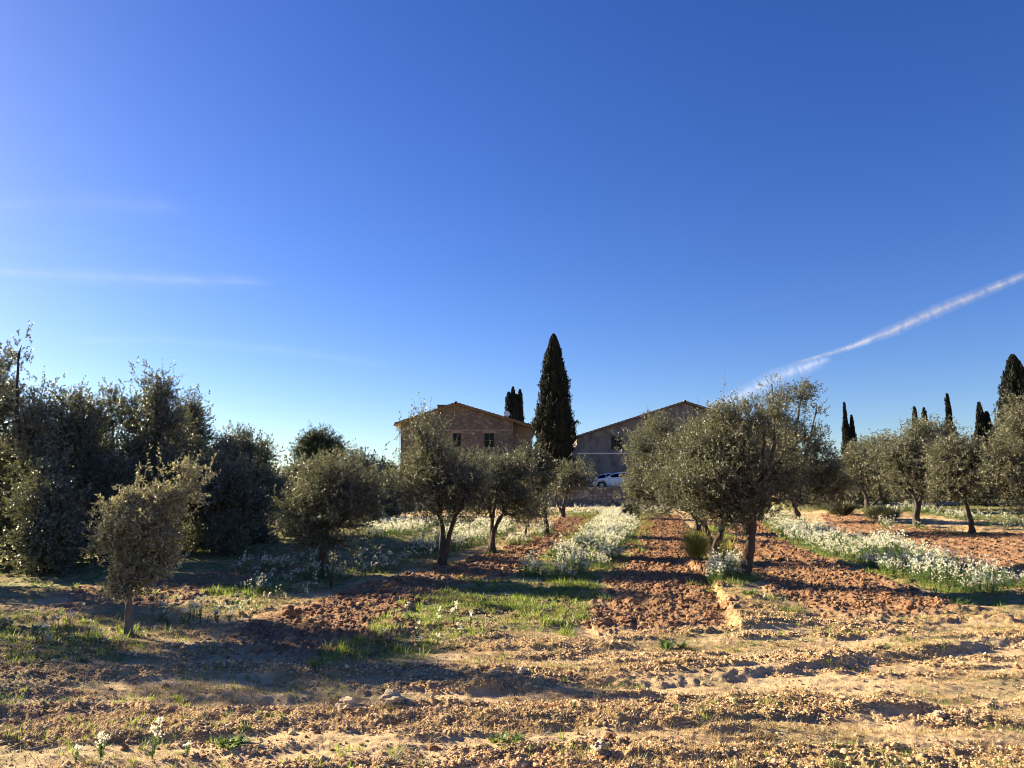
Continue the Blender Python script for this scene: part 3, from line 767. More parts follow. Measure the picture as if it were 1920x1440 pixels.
# -- left row
b = foot(830, 1062)
grow('olive_tree', b, [[(829, 1040), (830, 1010), (828, 985), (822, 965)], [(834, 1040), (842, 1005), (850, 975), (860, 955)]],
     [(810, 900, 68, 60, 0), (795, 845, 45, 48, .2), (872, 904, 44, 38, -.1), (770, 925, 45, 38, 0), (850, 930, 55, 36, .2), (785, 805, 26, 24, 0), (822, 888, 40, 36, .4)],
     b[1], 'large olive tree with a forked dark trunk in front of the stone house', OG, 105, 42000, (.055, .017), clusters=200, tr=.085, shoots=26)
b = foot(922, 1040)
grow('olive_tree', b, [[(922, 1015), (922, 990), (923, 970)], [(924, 1000), (934, 978), (944, 962)]],
     [(925, 915, 44, 42, 0), (968, 892, 36, 36, .2), (900, 940, 38, 30, 0), (960, 935, 42, 32, 0), (940, 885, 26, 20, .3), (890, 885, 30, 40, 0)],
     b[1], 'second olive tree of the left row, with one straight dark trunk', OG, 106, 30000, (.062, .019), clusters=150, tr=.085, shoots=20)
b = foot(986, 1022)
grow('olive_tree', b, [[(985, 1005), (987, 985)]], [(990, 950, 34, 28, 0), (975, 965, 24, 18, 0), (1005, 960, 22, 20, 0)],
     b[1], 'small thin olive sapling between the left row trunks', OG, 107, 7000, (.06, .019), clusters=45, tr=.05, shoots=6)
b = foot(1024, 1005)
grow('olive_tree', b, [[(1024, 985), (1022, 960), (1018, 940)]], [(1000, 895, 36, 38, 0), (985, 860, 24, 28, 0), (1010, 925, 28, 24, 0), (975, 915, 28, 30, .2), (1015, 880, 26, 26, 0)],
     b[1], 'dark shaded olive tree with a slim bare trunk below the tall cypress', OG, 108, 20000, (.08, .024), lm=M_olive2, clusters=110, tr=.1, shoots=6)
b = foot(1056, 972)
grow('olive_tree', b, [[(1056, 955), (1059, 938), (1063, 925)], [(1054, 962), (1047, 948), (1040, 935)]],
     [(1065, 893, 40, 26, 0), (1045, 900, 26, 26, 0), (1088, 900, 24, 24, 0), (1066, 915, 34, 16, 0), (1070, 873, 22, 12, 0)],
     b[1], 'small round olive tree right of the tall cypress near the terrace wall', OG, 109, 14000, (.09, .03), clusters=100, tr=.12, shoots=4, spread=.2)
# -- left part
b = foot(612, 1082)
grow('olive_tree', b, [[(608, 1060), (604, 1030), (600, 1000)]],
     [(600, 935, 62, 58, 0), (650, 920, 50, 58, .2), (575, 965, 42, 45, 0), (640, 975, 58, 42, 0), (620, 890, 50, 32, .2), (560, 1000, 26, 28, -.1), (690, 935, 26, 38, .4), (590, 1005, 46, 30, 0), (640, 1012, 36, 24, .1)],
     b[1], 'bushy round olive tree drooping low beside the dark wood', OG, 110, 36000, (.055, .017), clusters=170, tr=.09, shoots=16)
b = foot(242, 1192)
grow('olive_tree', b, [[(243, 1150), (246, 1105), (250, 1060), (255, 1010)]],
     [(275, 978, 36, 38, 0), (300, 945, 26, 22, .1), (242, 1000, 26, 30, 0), (306, 1000, 27, 28, 0), (342, 895, 12, 26, 0), (362, 912, 10, 18, 0), (335, 935, 18, 16, 0), (212, 960, 9, 18, 0), (200, 1015, 14, 22, 0), (288, 893, 4, 14, 0), (255, 935, 18, 14, .1), (262, 1045, 38, 28, 0), (225, 1062, 24, 22, .1), (305, 1050, 28, 28, 0), (258, 1082, 34, 22, 0), (228, 1092, 18, 16, 0)],
     b[1], 'silvery young olive tree alone at the front left with a thin pale trunk', OG, 111, 30000, (.046, .015), lm=M_silver, bark=M_bark3, clusters=190, twig=.12, tr=.042, shoots=4, spread=.09)

# -- right distance
FO = 'olive trees beside the lawn'
b = foot(1718, 990)
o1 = grow('olive_tree', b, [[(1716, 970), (1720, 945), (1712, 925)], [(1720, 960), (1728, 935), (1732, 915)]],
     [(1700, 870, 48, 50, 0), (1740, 860, 45, 48, .3), (1680, 850, 36, 40, 0), (1750, 900, 40, 30, 0), (1715, 820, 30, 28, 0), (1690, 900, 42, 30, 0)],
     b[1], 'olive tree with a dark twisted trunk at the lawn edge', FO, 120, 28000, (.085, .026), lm=M_olive, bark=M_bark2, clusters=170, tr=.10, shoots=16, spread=.22)
b = foot(1824, 1004)
o2 = grow('olive_tree', b, [[(1820, 980), (1814, 955), (1805, 930)]],
     [(1800, 890, 46, 42, 0), (1780, 860, 34, 34, 0), (1830, 895, 40, 34, .2), (1770, 905, 30, 26, 0), (1810, 850, 32, 26, 0)],
     b[1], 'olive tree with a pale trunk leaning left at the lawn edge', FO, 121, 24000, (.078, .024), clusters=150, tr=.08, shoots=10, spread=.2)
b = foot(1628, 958)
o3 = grow('olive_tree', b, [[(1624, 945), (1622, 930), (1616, 918)], [(1632, 952), (1642, 942), (1652, 932)]],
     [(1620, 880, 42, 38, 0), (1650, 895, 34, 30, 0), (1595, 890, 32, 34, 0), (1640, 850, 30, 26, .3), (1600, 855, 26, 26, 0)],
     b[1], 'olive tree with a V shaped double trunk beyond the ploughed soil', FO, 122, 24000, (.10, .032), bark=M_bark2, clusters=150, tr=.13, shoots=8, spread=.26)
b = foot(1960, 1010)
grow('olive_tree', b, [[(1958, 985), (1950, 955)]],
     [(1930, 850, 60, 60, 0), (1915, 790, 36, 42, 0), (1890, 910, 40, 34, 0), (1950, 800, 45, 45, 0), (1930, 920, 50, 30, 0), (1880, 870, 26, 34, 0)],
     b[1], 'large brownish olive tree cut off by the right edge', FO, 123, 36000, (.075, .024), clusters=210, tr=.16, shoots=16, spread=.2)
# -- second line behind the lawn
BH = 'trees lining the back of the lawn'
specs = [(1528, 868, 47, 'dark rounded tree just right of the tall loose olive, behind it'),
         (1575, 900, 42, 'bushy dark olive behind the V shaped trunk, left end of the back line'),
         (1655, 815, 41, 'olive with pale feathery top, left of the highest one in the back line'),
         (1745, 785, 39, 'highest olive of the back line, between the twin cypress tips'),
         (1832, 850, 44, 'low olive crown below the narrow cypress')]
for k, (u, v, Yd, lb) in enumerate(specs):
    p = P(u, v, Yd); x = p[0]; z0 = float(gz(x, Yd)[0]); h = p[2] - z0
    kk = F / Yd; bv = 935
    hb = h * kk
    top = v
    grow('olive_tree', (x, Yd, z0), [[(u, 925), (u - 4, 905)]],
         [(u - 22, top + 60, 34, 40, 0), (u + 22, top + 66, 36, 42, .3), (u, top + 28, 30, 28, 0), (u + 6, top + 100, 46, 34, 0), (u + 30, top + 34, 16, 18, 0), (u - 28, top + 30, 14, 16, 0)],
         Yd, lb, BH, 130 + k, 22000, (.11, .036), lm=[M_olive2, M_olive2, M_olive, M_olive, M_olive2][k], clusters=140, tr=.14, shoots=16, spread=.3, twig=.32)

# -- the wood on the left
WG = 'trees of the wood on the left'
def woodtree(u, vtop, vbot, w, Yd, seed, label, name='broadleaf_tree', lm=None, ncl=260, nl=56000, leafs=(.056, .031), gaps=.2):
    p = P(u, vbot, Yd); x = p[0]; z0 = float(gz(x, Yd)[0]); r = np.random.default_rng(seed)
    blobs = []
    H = vbot - vtop
    for q in range(9):
        t = r.uniform(.12, .92); ww = w * (.35 + .65 * math.sin(pi * min(1, t + .18)) ** .7)
        blobs.append((u + r.uniform(-1, 1) * ww * .62, vtop + t * H, ww * r.uniform(.35, .55), H * r.uniform(.12, .2), r.uniform(-.8, .8)))
    blobs.append((u + r.uniform(-6, 6), vtop + H * .09, w * .22, H * .09, 0))
    tb = P(u, vbot, Yd)[2]
    return grow(name, (x, Yd, z0), [[(u + 4, vbot - H * .1), (u - 3, vbot - H * .25), (u, vbot - H * .4)]], blobs, Yd, label, WG, seed,
                nl, leafs, lm=lm or M_wood, bark=M_bark2, clusters=ncl, tr=.13, cat='broadleaf tree', spread=gaps, twig=.2, upw=.6, shoots=30, shell=.5, per=12)
woodtree(35, 628, 1080, 78, 17, 201, 'tallest broadleaf tree at the left edge, crown open to the sky', nl=30000)
woodtree(130, 725, 1075, 80, 19, 202, 'grey green tree right of the tallest one in the wood')
woodtree(205, 735, 1070, 70, 21, 203, 'flat topped tree in the middle of the wood')
woodtree(292, 690, 1068, 80, 20, 204, 'peaked tree with a pointed top in the wood', nl=54000)
woodtree(362, 745, 1060, 62, 22, 205, 'tree on the right shoulder of the peaked one')
woodtree(430, 800, 1050, 55, 23, 206, 'lower dark tree near the right end of the wood', nl=54000)
woodtree(495, 838, 1040, 48, 25, 207, 'loose silvery tree at the right end of the wood', lm=M_olive, nl=54000)
woodtree(-60, 680, 1090, 90, 18, 208, 'tree mostly cut off by the left edge')
woodtree(80, 880, 1085, 75, 15.5, 209, 'dense understorey tree below the tallest one', nl=54000)
woodtree(420, 880, 1060, 75, 19.5, 210, 'dense low tree filling the dark gap behind the silvery young olive', lm=M_wood, nl=54000)
woodtree(200, 860, 1075, 85, 18, 211, 'shaded bushy tree low in the middle of the wood', nl=54000)
woodtree(545, 905, 1040, 55, 27, 213, 'low dark tree between the wood and the round olive', lm=M_pine, nl=20000)
woodtree(165, 770, 1075, 70, 22.5, 218, 'tree showing between the tallest one and the peaked one, at the back of the wood')
woodtree(330, 790, 1065, 75, 24, 219, 'tree filling the slope right of the peaked one, at the back of the wood')
woodtree(478, 880, 1050, 60, 24, 220, 'dark rounded tree low at the right end of the wood')
woodtree(395, 850, 1058, 70, 21, 226, 'broad tree low behind the silvery young olive')
woodtree(15, 800, 1085, 80, 19, 227, 'tree with a broad crown low at the left edge')
def offtree(x, y, h, w, seed, label):
    z0 = float(gz(x, y)[0]); k = F / y
    # outside the picture: given in the same plane coordinates as the others
    d = np.array([x, y, z0 - EYE]); zc = y * cp + d[2] * sp_; u = 960 + F * x / zc; vb = 720 - F * (d[2] * cp - y * sp_) / zc
    woodtree(u, vb - h * F / zc, vb, w * F / zc, y, seed, label, nl=26000)
offtree(-12.9, 13.4, 5.2, 1.5, 215, 'tree outside the picture at the left front corner of the wood')
offtree(-15.5, 13.2, 5.8, 1.8, 216, 'tree outside the picture behind the corner of the wood')
offtree(-13.6, 15.2, 5.8, 1.8, 217, 'tree outside the picture in the middle of the hidden wood edge')
woodtree(-190, 640, 1110, 110, 14, 214, 'tall tree outside the left edge shading the field', nl=30000)

# -- beyond, between wood and house
FG = 'trees in the distance left of the house'
def fartree(u, vtop, vbot, w, Yd, seed, label, lm, nl=16000, name='broadleaf_tree', leafs=(.2, .07)):
    p = P(u, vbot, Yd); z0 = float(gz(p[0], Yd)[0]); r = np.random.default_rng(seed); H = vbot - vtop
    blobs = [(u + r.uniform(-.55, .55) * w, vtop + H * r.uniform(.15, .9), w * r.uniform(.35, .5), H * r.uniform(.15, .22), r.uniform(-.8, .8)) for _ in range(7)]
    blobs.append((u, vtop + H * .14, w * .3, H * .12, 0))
    return grow(name, (p[0], Yd, z0), [[(u, vbot - H * .3), (u + 2, vbot - H * .5)]], blobs, Yd, label, FG, seed, nl, leafs, lm=lm, bark=M_bark2,
                clusters=110, tr=.2, cat='tree', spread=.45, twig=.5, upw=.5, shoots=10, per=10)
fartree(668, 862, 960, 36, 40, 221, 'pale spindly tree between the pine and the house', M_wood)
fartree(722, 880, 965, 30, 44, 222, 'dark tree against the left corner of the house', M_pine)
fartree(640, 905, 965, 40, 46, 223, 'low bush in the gap below the pine', M_wood)
fartree(700, 905, 970, 45, 38, 224, 'grey olive coloured shrub before the house corner', M_olive)
fartree(560, 890, 980, 36, 36, 225, 'low tree below the pine at the edge of the wood', M_wood)
# round-headed pine: trunk and umbrella crown made of needle tufts
Yp = 42; p = P(598, 960, Yp); z0 = float(gz(p[0], Yp)[0])
grow('pine_tree', (p[0], Yp, z0), [[(598, 920), (600, 895), (598, 875)]],
     [(597, 845, 38, 20, 0), (575, 860, 24, 15, 0), (622, 858, 22, 14, 0), (600, 824, 26, 14, 0), (580, 836, 18, 12, .4), (625, 838, 14, 14, 0), (600, 875, 36, 12, 0)],
     Yp, 'round headed pine standing against the sky left of the house', None, 230, 26000, (.17, .03), lm=M_pine, bark=M_bark2, clusters=130, tr=.2,
     cat='pine tree', spread=.22, twig=.3, upw=.5, per=10)

# -- cypresses
def cypress(u, vtop, vbot, w, Yd, seed, label, group='cypress trees', n=26000, tips=((0, 0, 1.0, 1.0),), ground=None, leafs=(.26, .075), expo=.64):
    """tips: (du px, dv px, width factor, height share) flames side by side"""
    r = np.random.default_rng(seed); base = P(u, vbot, Yd); z0 = float(gz(base[0], Yd)[0]) if ground is None else ground
    root = empty('cypress_tree', (base[0], Yd, z0)); k = Yd / F
    g = Geo(); core = Geo(); top = P(u, vtop, Yd)[2]; H = top - z0; zb = base[2] - z0
    for (du, dv, wf, hs_) in tips:
        Ht = H - dv * k; m = int(n / len(tips)); t = r.uniform(0, 1, m) ** .9
        def prof(t): return np.clip(np.where(t < .28, .72 + 1.0 * t * (1 - t) , (1 - t) ** expo * 1.13), 0.015, 1)
        a = r.uniform(0, 2 * pi, m); z = zb + t * (Ht - zb)
        lump = 1 + .42 * noise3(np.cos(a) * 2.4 + seed, np.sin(a) * 2.4, z * 1.15) + .24 * noise3(np.cos(a) * 6 + seed, np.sin(a) * 6, z * 3)
        rad = w * .5 * k * wf * prof(t) * lump * np.where(r.uniform(size=m) < .08, 1.1, r.uniform(.72, 1.0, m))
        cx = du * k * smooth(0, .5, t)
        pos = np.stack([cx + rad * np.cos(a), rad * np.sin(a), z], 1)
        d = np.stack([np.cos(a) * .32, np.sin(a) * .32, np.full(m, 1.0)], 1) + r.normal(0, .16, (m, 3))
        leafquads(g, pos, d, leafs[0] * (1 - .4 * t), leafs[1], r, 0)
        # plumes standing off the body
        npl = max(8, int(n / len(tips) / 500)); 
        for _ in range(npl):
            a0 = r.uniform(0, 2 * pi); t0 = r.uniform(.02, .86); R0 = w * .5 * k * wf * float(prof(np.array(t0))) * r.uniform(.86, 1.04); Lp = r.uniform(.5, 1.3) * (1 - .5 * t0) * min(1, w * k / 3 + .3)
            mm = 70; f = r.uniform(0, 1, mm); rad2 = .11 * Lp * (1 - f * .85)
            px_ = float(du * k * smooth(0, .5, t0)) + np.cos(a0) * (R0 + .10 * f * Lp) + r.normal(0, 1, mm) * rad2; py_ = np.sin(a0) * (R0 + .10 * f * Lp) + r.normal(0, 1, mm) * rad2; pz_ = zb + t0 * (Ht - zb) + f * Lp
            leafquads(g, np.stack([px_, py_, pz_], 1), np.stack([np.cos(a0) * .15 + 0 * f, np.sin(a0) * .15 + 0 * f, 1 + 0 * f], 1) + r.normal(0, .15, (mm, 3)), leafs[0] * .8, leafs[1] * .8, r, 0)
        tt = np.linspace(0, .97, 24); q = np.stack([du * k * smooth(0, .5, tt), 0 * tt, zb + tt * (Ht - zb)], 1)
        tube(g, q, w * .5 * k * wf * prof(tt) * .74, 12, 0, .3, seed=seed)
    tk = Geo(); tube(tk, np.array([[0, 0, -.1], [0.02, 0, zb * .5], [0, 0, zb + .4]]), [.26, .2, .16], 9, 0, .3)
    link('trunk', tk.build('trunk', [M_bark2], True), root); link('crown', g.build('crown', [M_cyp]), root)
    return tag(root, label, 'cypress tree', group)
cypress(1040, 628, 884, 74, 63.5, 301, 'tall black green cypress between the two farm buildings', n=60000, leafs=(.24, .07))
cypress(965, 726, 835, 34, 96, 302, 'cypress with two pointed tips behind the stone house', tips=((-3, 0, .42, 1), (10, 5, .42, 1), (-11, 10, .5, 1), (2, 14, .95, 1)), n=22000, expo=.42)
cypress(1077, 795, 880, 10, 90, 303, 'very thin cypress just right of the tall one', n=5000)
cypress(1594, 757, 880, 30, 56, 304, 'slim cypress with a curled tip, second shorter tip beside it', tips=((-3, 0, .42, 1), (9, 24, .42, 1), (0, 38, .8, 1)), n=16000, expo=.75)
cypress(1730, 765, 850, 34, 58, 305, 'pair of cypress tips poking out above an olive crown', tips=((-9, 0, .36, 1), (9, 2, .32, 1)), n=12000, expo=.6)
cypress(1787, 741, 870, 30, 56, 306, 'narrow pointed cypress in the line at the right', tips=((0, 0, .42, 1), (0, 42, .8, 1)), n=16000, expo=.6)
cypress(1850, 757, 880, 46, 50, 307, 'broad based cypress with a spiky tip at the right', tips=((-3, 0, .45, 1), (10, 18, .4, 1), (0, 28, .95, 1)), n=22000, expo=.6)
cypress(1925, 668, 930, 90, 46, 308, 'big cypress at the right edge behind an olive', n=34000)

# -- hedge behind the lawn
def hedge():
    r = np.random.default_rng(77); root = empty('hedge', (P(1750, 930, 48)[0], 48, float(gz(P(1750, 930, 48)[0], 48)[0]))); b0 = np.array(root.location)
    g = Geo(); n = 60000; x0 = P(1480, 900, 48)[0]; x1 = P(2050, 900, 48)[0]
    x = r.uniform(x0, x1, n); h = 2.9 + .8 * fbm(x * .5, x * 0, 3, 4); z = r.uniform(0, 1, n) ** .7 * h; y = 48 + r.uniform(-1, 1, n) * .8 * np.sqrt(np.clip(1 - (z / h) ** 3, .05, 1)) + .3 * noise3(x, z, z * 0)
    zz = gz(x, y); pos = np.stack([x, y, zz + z], 1) - b0
    leafquads(g, pos, r.normal(size=(n, 3)) + [0, -.2, .6], .17, .07, r, 0)
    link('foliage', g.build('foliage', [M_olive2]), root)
    tag(root, 'dark clipped hedge closing off the back of the lawn', 'hedge')
hedge()
# gravel drive behind the lawn
def drive():
    g = Geo(); xs = np.linspace(P(1540, 936, 45)[0], P(2100, 936, 45)[0], 60)
    A = np.stack([xs, np.full(60, 44.6) + .2 * np.sin(xs), 0 * xs], 1); B_ = A + [0, 1.9, 0]
    A[:, 2] = gz(A[:, 0], A[:, 1]) + .07; B_[:, 2] = gz(B_[:, 0], B_[:, 1]) + .10
    V = np.concatenate([A, B_]); i = np.arange(59); g.add(V, None, np.stack([i, i + 1, i + 61, i + 60], 1))
    o = link('drive', g.build('drive', [M_gravel])); o['kind'] = 'structure'
drive()

# ------------------------------------------------------------------ shrubs and single plants
def sprigbush(name, u, v, w, h, label, cat, m, n=700, L=.35, fine=.006, seed=5, droop=.0):
    b = foot(u, v); root = empty(name, b); r = np.random.default_rng(seed); g = Geo(); k = b[1] / F
    for _ in range(n):
        a = r.uniform(0, 2 * pi); el = r.uniform(.5, 1.5); rr = r.uniform(0, w * k * .35)
        d = np.array([cos(a) * cos(el), sin(a) * cos(el), sin(el)])
        p0 = np.array([cos(a) * rr, sin(a) * rr, r.uniform(0, h * k * .5)])
        q = bez(p0, p0 + d * L * .6, p0 + d * L * r.uniform(.7, 1.4) + np.array([0, 0, -droop * L]), 3); s = unit(np.cross(d, [0, 0, 1.]) + .01) * fine
        g.add(np.concatenate([q - s, q + s * .6]), None, [[0, 1, 4, 3], [1, 2, 5, 4]])
    link('foliage', g.build('foliage', [m]), root); tag(root, label, cat); return root
sprigbush('shrub', 1308, 1056, 60, 60, 'yellow green feathery shrub at the foot of the stout olive', 'shrub', M_broom, 1500, .34, .0045, 51, .35)
sprigbush('shrub', 1365, 1062, 45, 45, 'olive green feathery shrub between the two right trunks', 'shrub', M_broom, 500, .28, .005, 52, .3)
sprigbush('shrub', 1577, 968, 60, 22, 'dark low shrub at the edge of the red ploughed soil', 'shrub', M_olive2, 1800, .42, .016, 53, .3)
sprigbush('shrub', 1655, 975, 80, 10, 'dull green low growth under the V shaped olive', 'shrub', M_olive, 1400, .4, .014, 54)
sprigbush('shrub', 1185, 975, 30, 16, 'dark green clump inside the central flower strip', 'shrub', M_olive2, 900, .5, .016, 55)
sprigbush('shrub', 120, 1062, 50, 30, 'pale green bush catching light under the left wood', 'shrub', M_grass, 900, .4, .014, 56)
def sapling(u, v, seed, label, hgt=.55):
    b = foot(u, v); root = empty('olive_sapling', b); r = np.random.default_rng(seed); g = Geo(); w = Geo()
    for _ in range(9):
        a = r.uniform(0, 6.28); e = np.array([cos(a) * .25, sin(a) * .25, r.uniform(.6, 1.1)]) * hgt; q = bez(np.zeros(3), e * [.3, .3, .6], e, 5)
        tube(w, q, np.linspace(.008, .003, 5), 4); n = 16; f = r.uniform(.25, 1, n)[:, None]
        leafquads(g, e * f, r.normal(size=(n, 3)) * .6 + [0, 0, .7], .05, .013, r)
    link('stem', w.build('stem', [M_bark], True), root); link('foliage', g.build('foliage', [M_olive]), root)
    tag(root, label, 'sapling'); return root
sapling(620, 1104, 61, 'leggy grey olive shoot at the edge of the left ploughed strip')

# single flowering plants in front
def single_flower(u, v, h, heads, seed, label):
    b = foot(u, v); root = empty('wildflower', b); r = np.random.default_rng(seed)
    V, T, Q, mt, mq = flowerplant(r, h * .68, heads, True, 2, 16)
    st = mesh('stem', V, [T, Q[mq == 0]], M_stem); 
    # petals of their own
    q = Q[mq == 1]; idx = np.unique(q); remap = -np.ones(len(V), int); remap[idx] = np.arange(len(idx))
    used = np.unique(np.concatenate([T.ravel(), Q[mq == 0].ravel()])); rm = -np.ones(len(V), int); rm[used] = np.arange(len(used))
    st = mesh('stem', V[used], [rm[T], rm[Q[mq == 0]]], M_stem)
    link('stem', st, root)
    for qq in np.split(q, heads):
        ix = np.unique(qq); rp = -np.ones(len(V), int); rp[ix] = np.arange(len(ix)); link('flower_head', mesh('flower_head', V[ix], [rp[qq]], M_petal), root)
    return tag(root, label, 'wildflower', 'single white wildflowers in the foreground')
SF = [(285, 1420, .3, 5, 'white flower plant with several heads near the bottom left corner'),
      (188, 1425, .22, 5, 'low white flower plant left of the many headed one at the bottom'),
      (352, 1418, .12, 2, 'tiny white flower plant right of the many headed one at the bottom'),
      (140, 1432, .14, 2, 'tiny white flower closest to the bottom left corner'),
      (1078, 1342, .08, 1, 'lone small white flower on the bare sand in the middle'),
      (762, 1175, .34, 2, 'tall lone flower stem left of the grassy flower clump'),
      (785, 1190, .22, 3, 'short flower plant just right of the tall lone stem'),
      (822, 1180, .34, 4, 'flower plant at the left of the grassy clump'),
      (850, 1178, .38, 5, 'tallest flower plant in the middle of the grassy clump'),
      (882, 1180, .30, 4, 'flower plant at the right of the grassy clump'),
      (865, 1195, .22, 4, 'low flower plant at the front of the grassy clump'),
      (715, 1210, .18, 2, 'low flower near the left tip of the grassy patch'),
      (790, 1215, .14, 3, 'short flower plant below the grassy clump'),
      (820, 1210, .15, 3, 'short flower plant at the lower edge of the grass'),
      (376, 1172, .3, 2, 'tall sunlit flower at the left end of the bright group'),
      (408, 1168, .26, 4, 'sunlit flower plant in the left half of the bright group'),
      (430, 1166, .28, 5, 'densest sunlit flower plant of the bright group'),
      (450, 1162, .28, 5, 'sunlit flower plant at the right end of the bright group'),
      (1435, 1145, .12, 3, 'low white flower right of the nearest right trunk')]
for k, (u, v, h, hd, lb) in enumerate(SF): single_flower(u, v, h, hd, 400 + k, lb)

# patches of white flowers under the right trunk
q = in_poly(Gp([(1325, 1112), (1330, 1085), (1385, 1082), (1388, 1105)]), 90, r1)
pos = np.column_stack([q, gz(q[:, 0], q[:, 1])])
scatter('wildflowers', FT, pos, r1.uniform(.5, .9, 90), r1.uniform(0, 6.28, 90), [M_stem, M_petal], r1, 'small white flower patch between the stout trunk and the nearest right trunk', 'wildflowers', 'stuff', .1)

def footweeds():
    P_ = []
    for (u, v) in ((1397, 1094), (1337, 1050), (830, 1062), (922, 1040), (612, 1082), (242, 1192), (1024, 1005), (1718, 990), (1824, 1004), (1628, 958)):
        b = G(u, v); n = 26; P_.append(np.column_stack([b[0] + r1.normal(0, .22, n), b[1] + r1.normal(0, .2, n)]))
    q = np.concatenate(P_); scatter('grass', TG, np.column_stack([q, gz(q[:, 0], q[:, 1])]), r1.uniform(.6, 1.5, len(q)), r1.uniform(0, 6.28, len(q)), [M_grass], r1, 'grass tufts growing round the feet of the olive trunks', 'grass', 'stuff', .15)
footweeds()
# dark weeds rosettes
def weed(u, v, s, seed, label):
    b = foot(u, v); r = np.random.default_rng(seed); g = Geo()
    for _ in range(5):
        V, T, Q, mt, mq = rosette(r, 14, .1 * s, .03 * s); V = V + np.array([r.normal(0, .06), r.normal(0, .04), 0]) * s; g.add(V, T, Q)
    o = link('weed', g.build('weed', [M_stem]), None, b); return tag(o, label, 'weed')
weed(1255, 1212, 1.3, 71, 'dark green leafy weed on the sand below the ploughed strip')
weed(1800, 1135, 1.6, 72, 'dark leafy weed clump at the lower end of the right flower band')
weed(960, 1400, .8, 73, 'small dark weed near the bottom centre')
weed(1410, 1140, 1.0, 74, 'bright leafy weed just below the nearest right trunk')
weed(430, 1405, .9, 75, 'dark creeping weed right of the front left flowers')

# stones
def stone(u, v, s, seed, label, m=None):
    b = foot(u, v); r = np.random.default_rng(seed); V, T = icos(r, 3); V = V * s
    V = V * np.array([1.2, 1, .85]); V[:, 2] = np.maximum(V[:, 2], -s * .5)
    o = link('stone', mesh('stone', V, [T], m or M_stone, None, False), None, (b[0], b[1], b[2] + s * .25)); return tag(o, label, 'stone', 'loose stones on the sand')
stone(1122, 1425, .05, 81, 'pale chunky stone at the bottom centre')
stone(932, 1272, .045, 82, 'pale flat sided stone on the rut edge')
stone(975, 1276, .05, 83, 'brown stone just right of the flat sided one')
stone(735, 1330, .07, 84, 'brown rounded lump on the edge of the long shadow')
stone(650, 1332, .08, 85, 'broad crumbly lump left of the rounded one')
stone(1762, 1352, .04, 86, 'small yellowish stone on the sand at the right')
stone(1088, 1330, .03, 87, 'very small stone behind the lone flower')
stone(545, 1212, .06, 88, 'reddish lump on the left ploughed strip', M_clod)

# ------------------------------------------------------------------ buildings
def gablewall(g, xs, zt, z0, y, wins, depth=.28, m=0, mr=0):
    """front wall at y facing -Y; xs=(x0,xa,x1), zt=(eave0, apex, eave1); wins=(x0,x1,z0,z1)"""
    br = sorted(set([xs[0], xs[1], xs[2]] + [w[0] for w in wins] + [w[1] for w in wins]))
    br = [b for b in br if xs[0] <= b <= xs[2]]
    top = lambda x: float(np.interp(x, xs, zt))
    for a, b in zip(br[:-1], br[1:]):
        mid = (a + b) / 2; ws = sorted([w for w in wins if w[0] < mid < w[1]], key=lambda w: w[2]); z = z0
        for w in ws:
            g.ngon([(a, y, z), (b, y, z), (b, y, w[2]), (a, y, w[2])], m); z = w[3]
        g.ngon([(a, y, z), (b, y, z), (b, y, top(b)), (a, y, top(a))], m)
    for (a, b, c, d) in wins:
        y2 = y + depth
        g.ngon([(a, y, c), (b, y, c), (b, y2, c), (a, y2, c)], mr); g.ngon([(a, y, d), (a, y2, d), (b, y2, d), (b, y, d)], mr)
        g.ngon([(a, y, c), (a, y2, c), (a, y2, d), (a, y, d)], mr); g.ngon([(b, y, c), (b, y, d), (b, y2, d), (b, y2, c)], mr)
def window(parent, a, b, c, d, y, bars=1, rail=1, fm=None):
    f = Geo(); t = .07; fm = fm or M_frame
    f.box(a, a + t, y, y + .07, c, d); f.box(b - t, b, y, y + .07, c, d); f.box(a + t, b - t, y, y + .07, c, c + t); f.box(a + t, b - t, y, y + .07, d - t, d)
    for i in range(bars):
        x = a + (b - a) * (i + 1) / (bars + 1); f.box(x - .03, x + .03, y + .005, y + .065, c + t, d - t)
    if rail: z = (c + d) / 2; f.box(a + t, (a + b) / 2 - .03, y + .012, y + .058, z - .02, z + .02); f.box((a + b) / 2 + .03, b - t, y + .012, y + .058, z - .02, z + .02)
    w = link('window', f.build('window', [fm]), parent)
    gl = Geo(); gl.ngon([(a, y + .08, c), (b, y + .08, c), (b, y + .08, d), (a, y + .08, d)]); link('pane', gl.build('pane', [M_glass]), w)
    return w
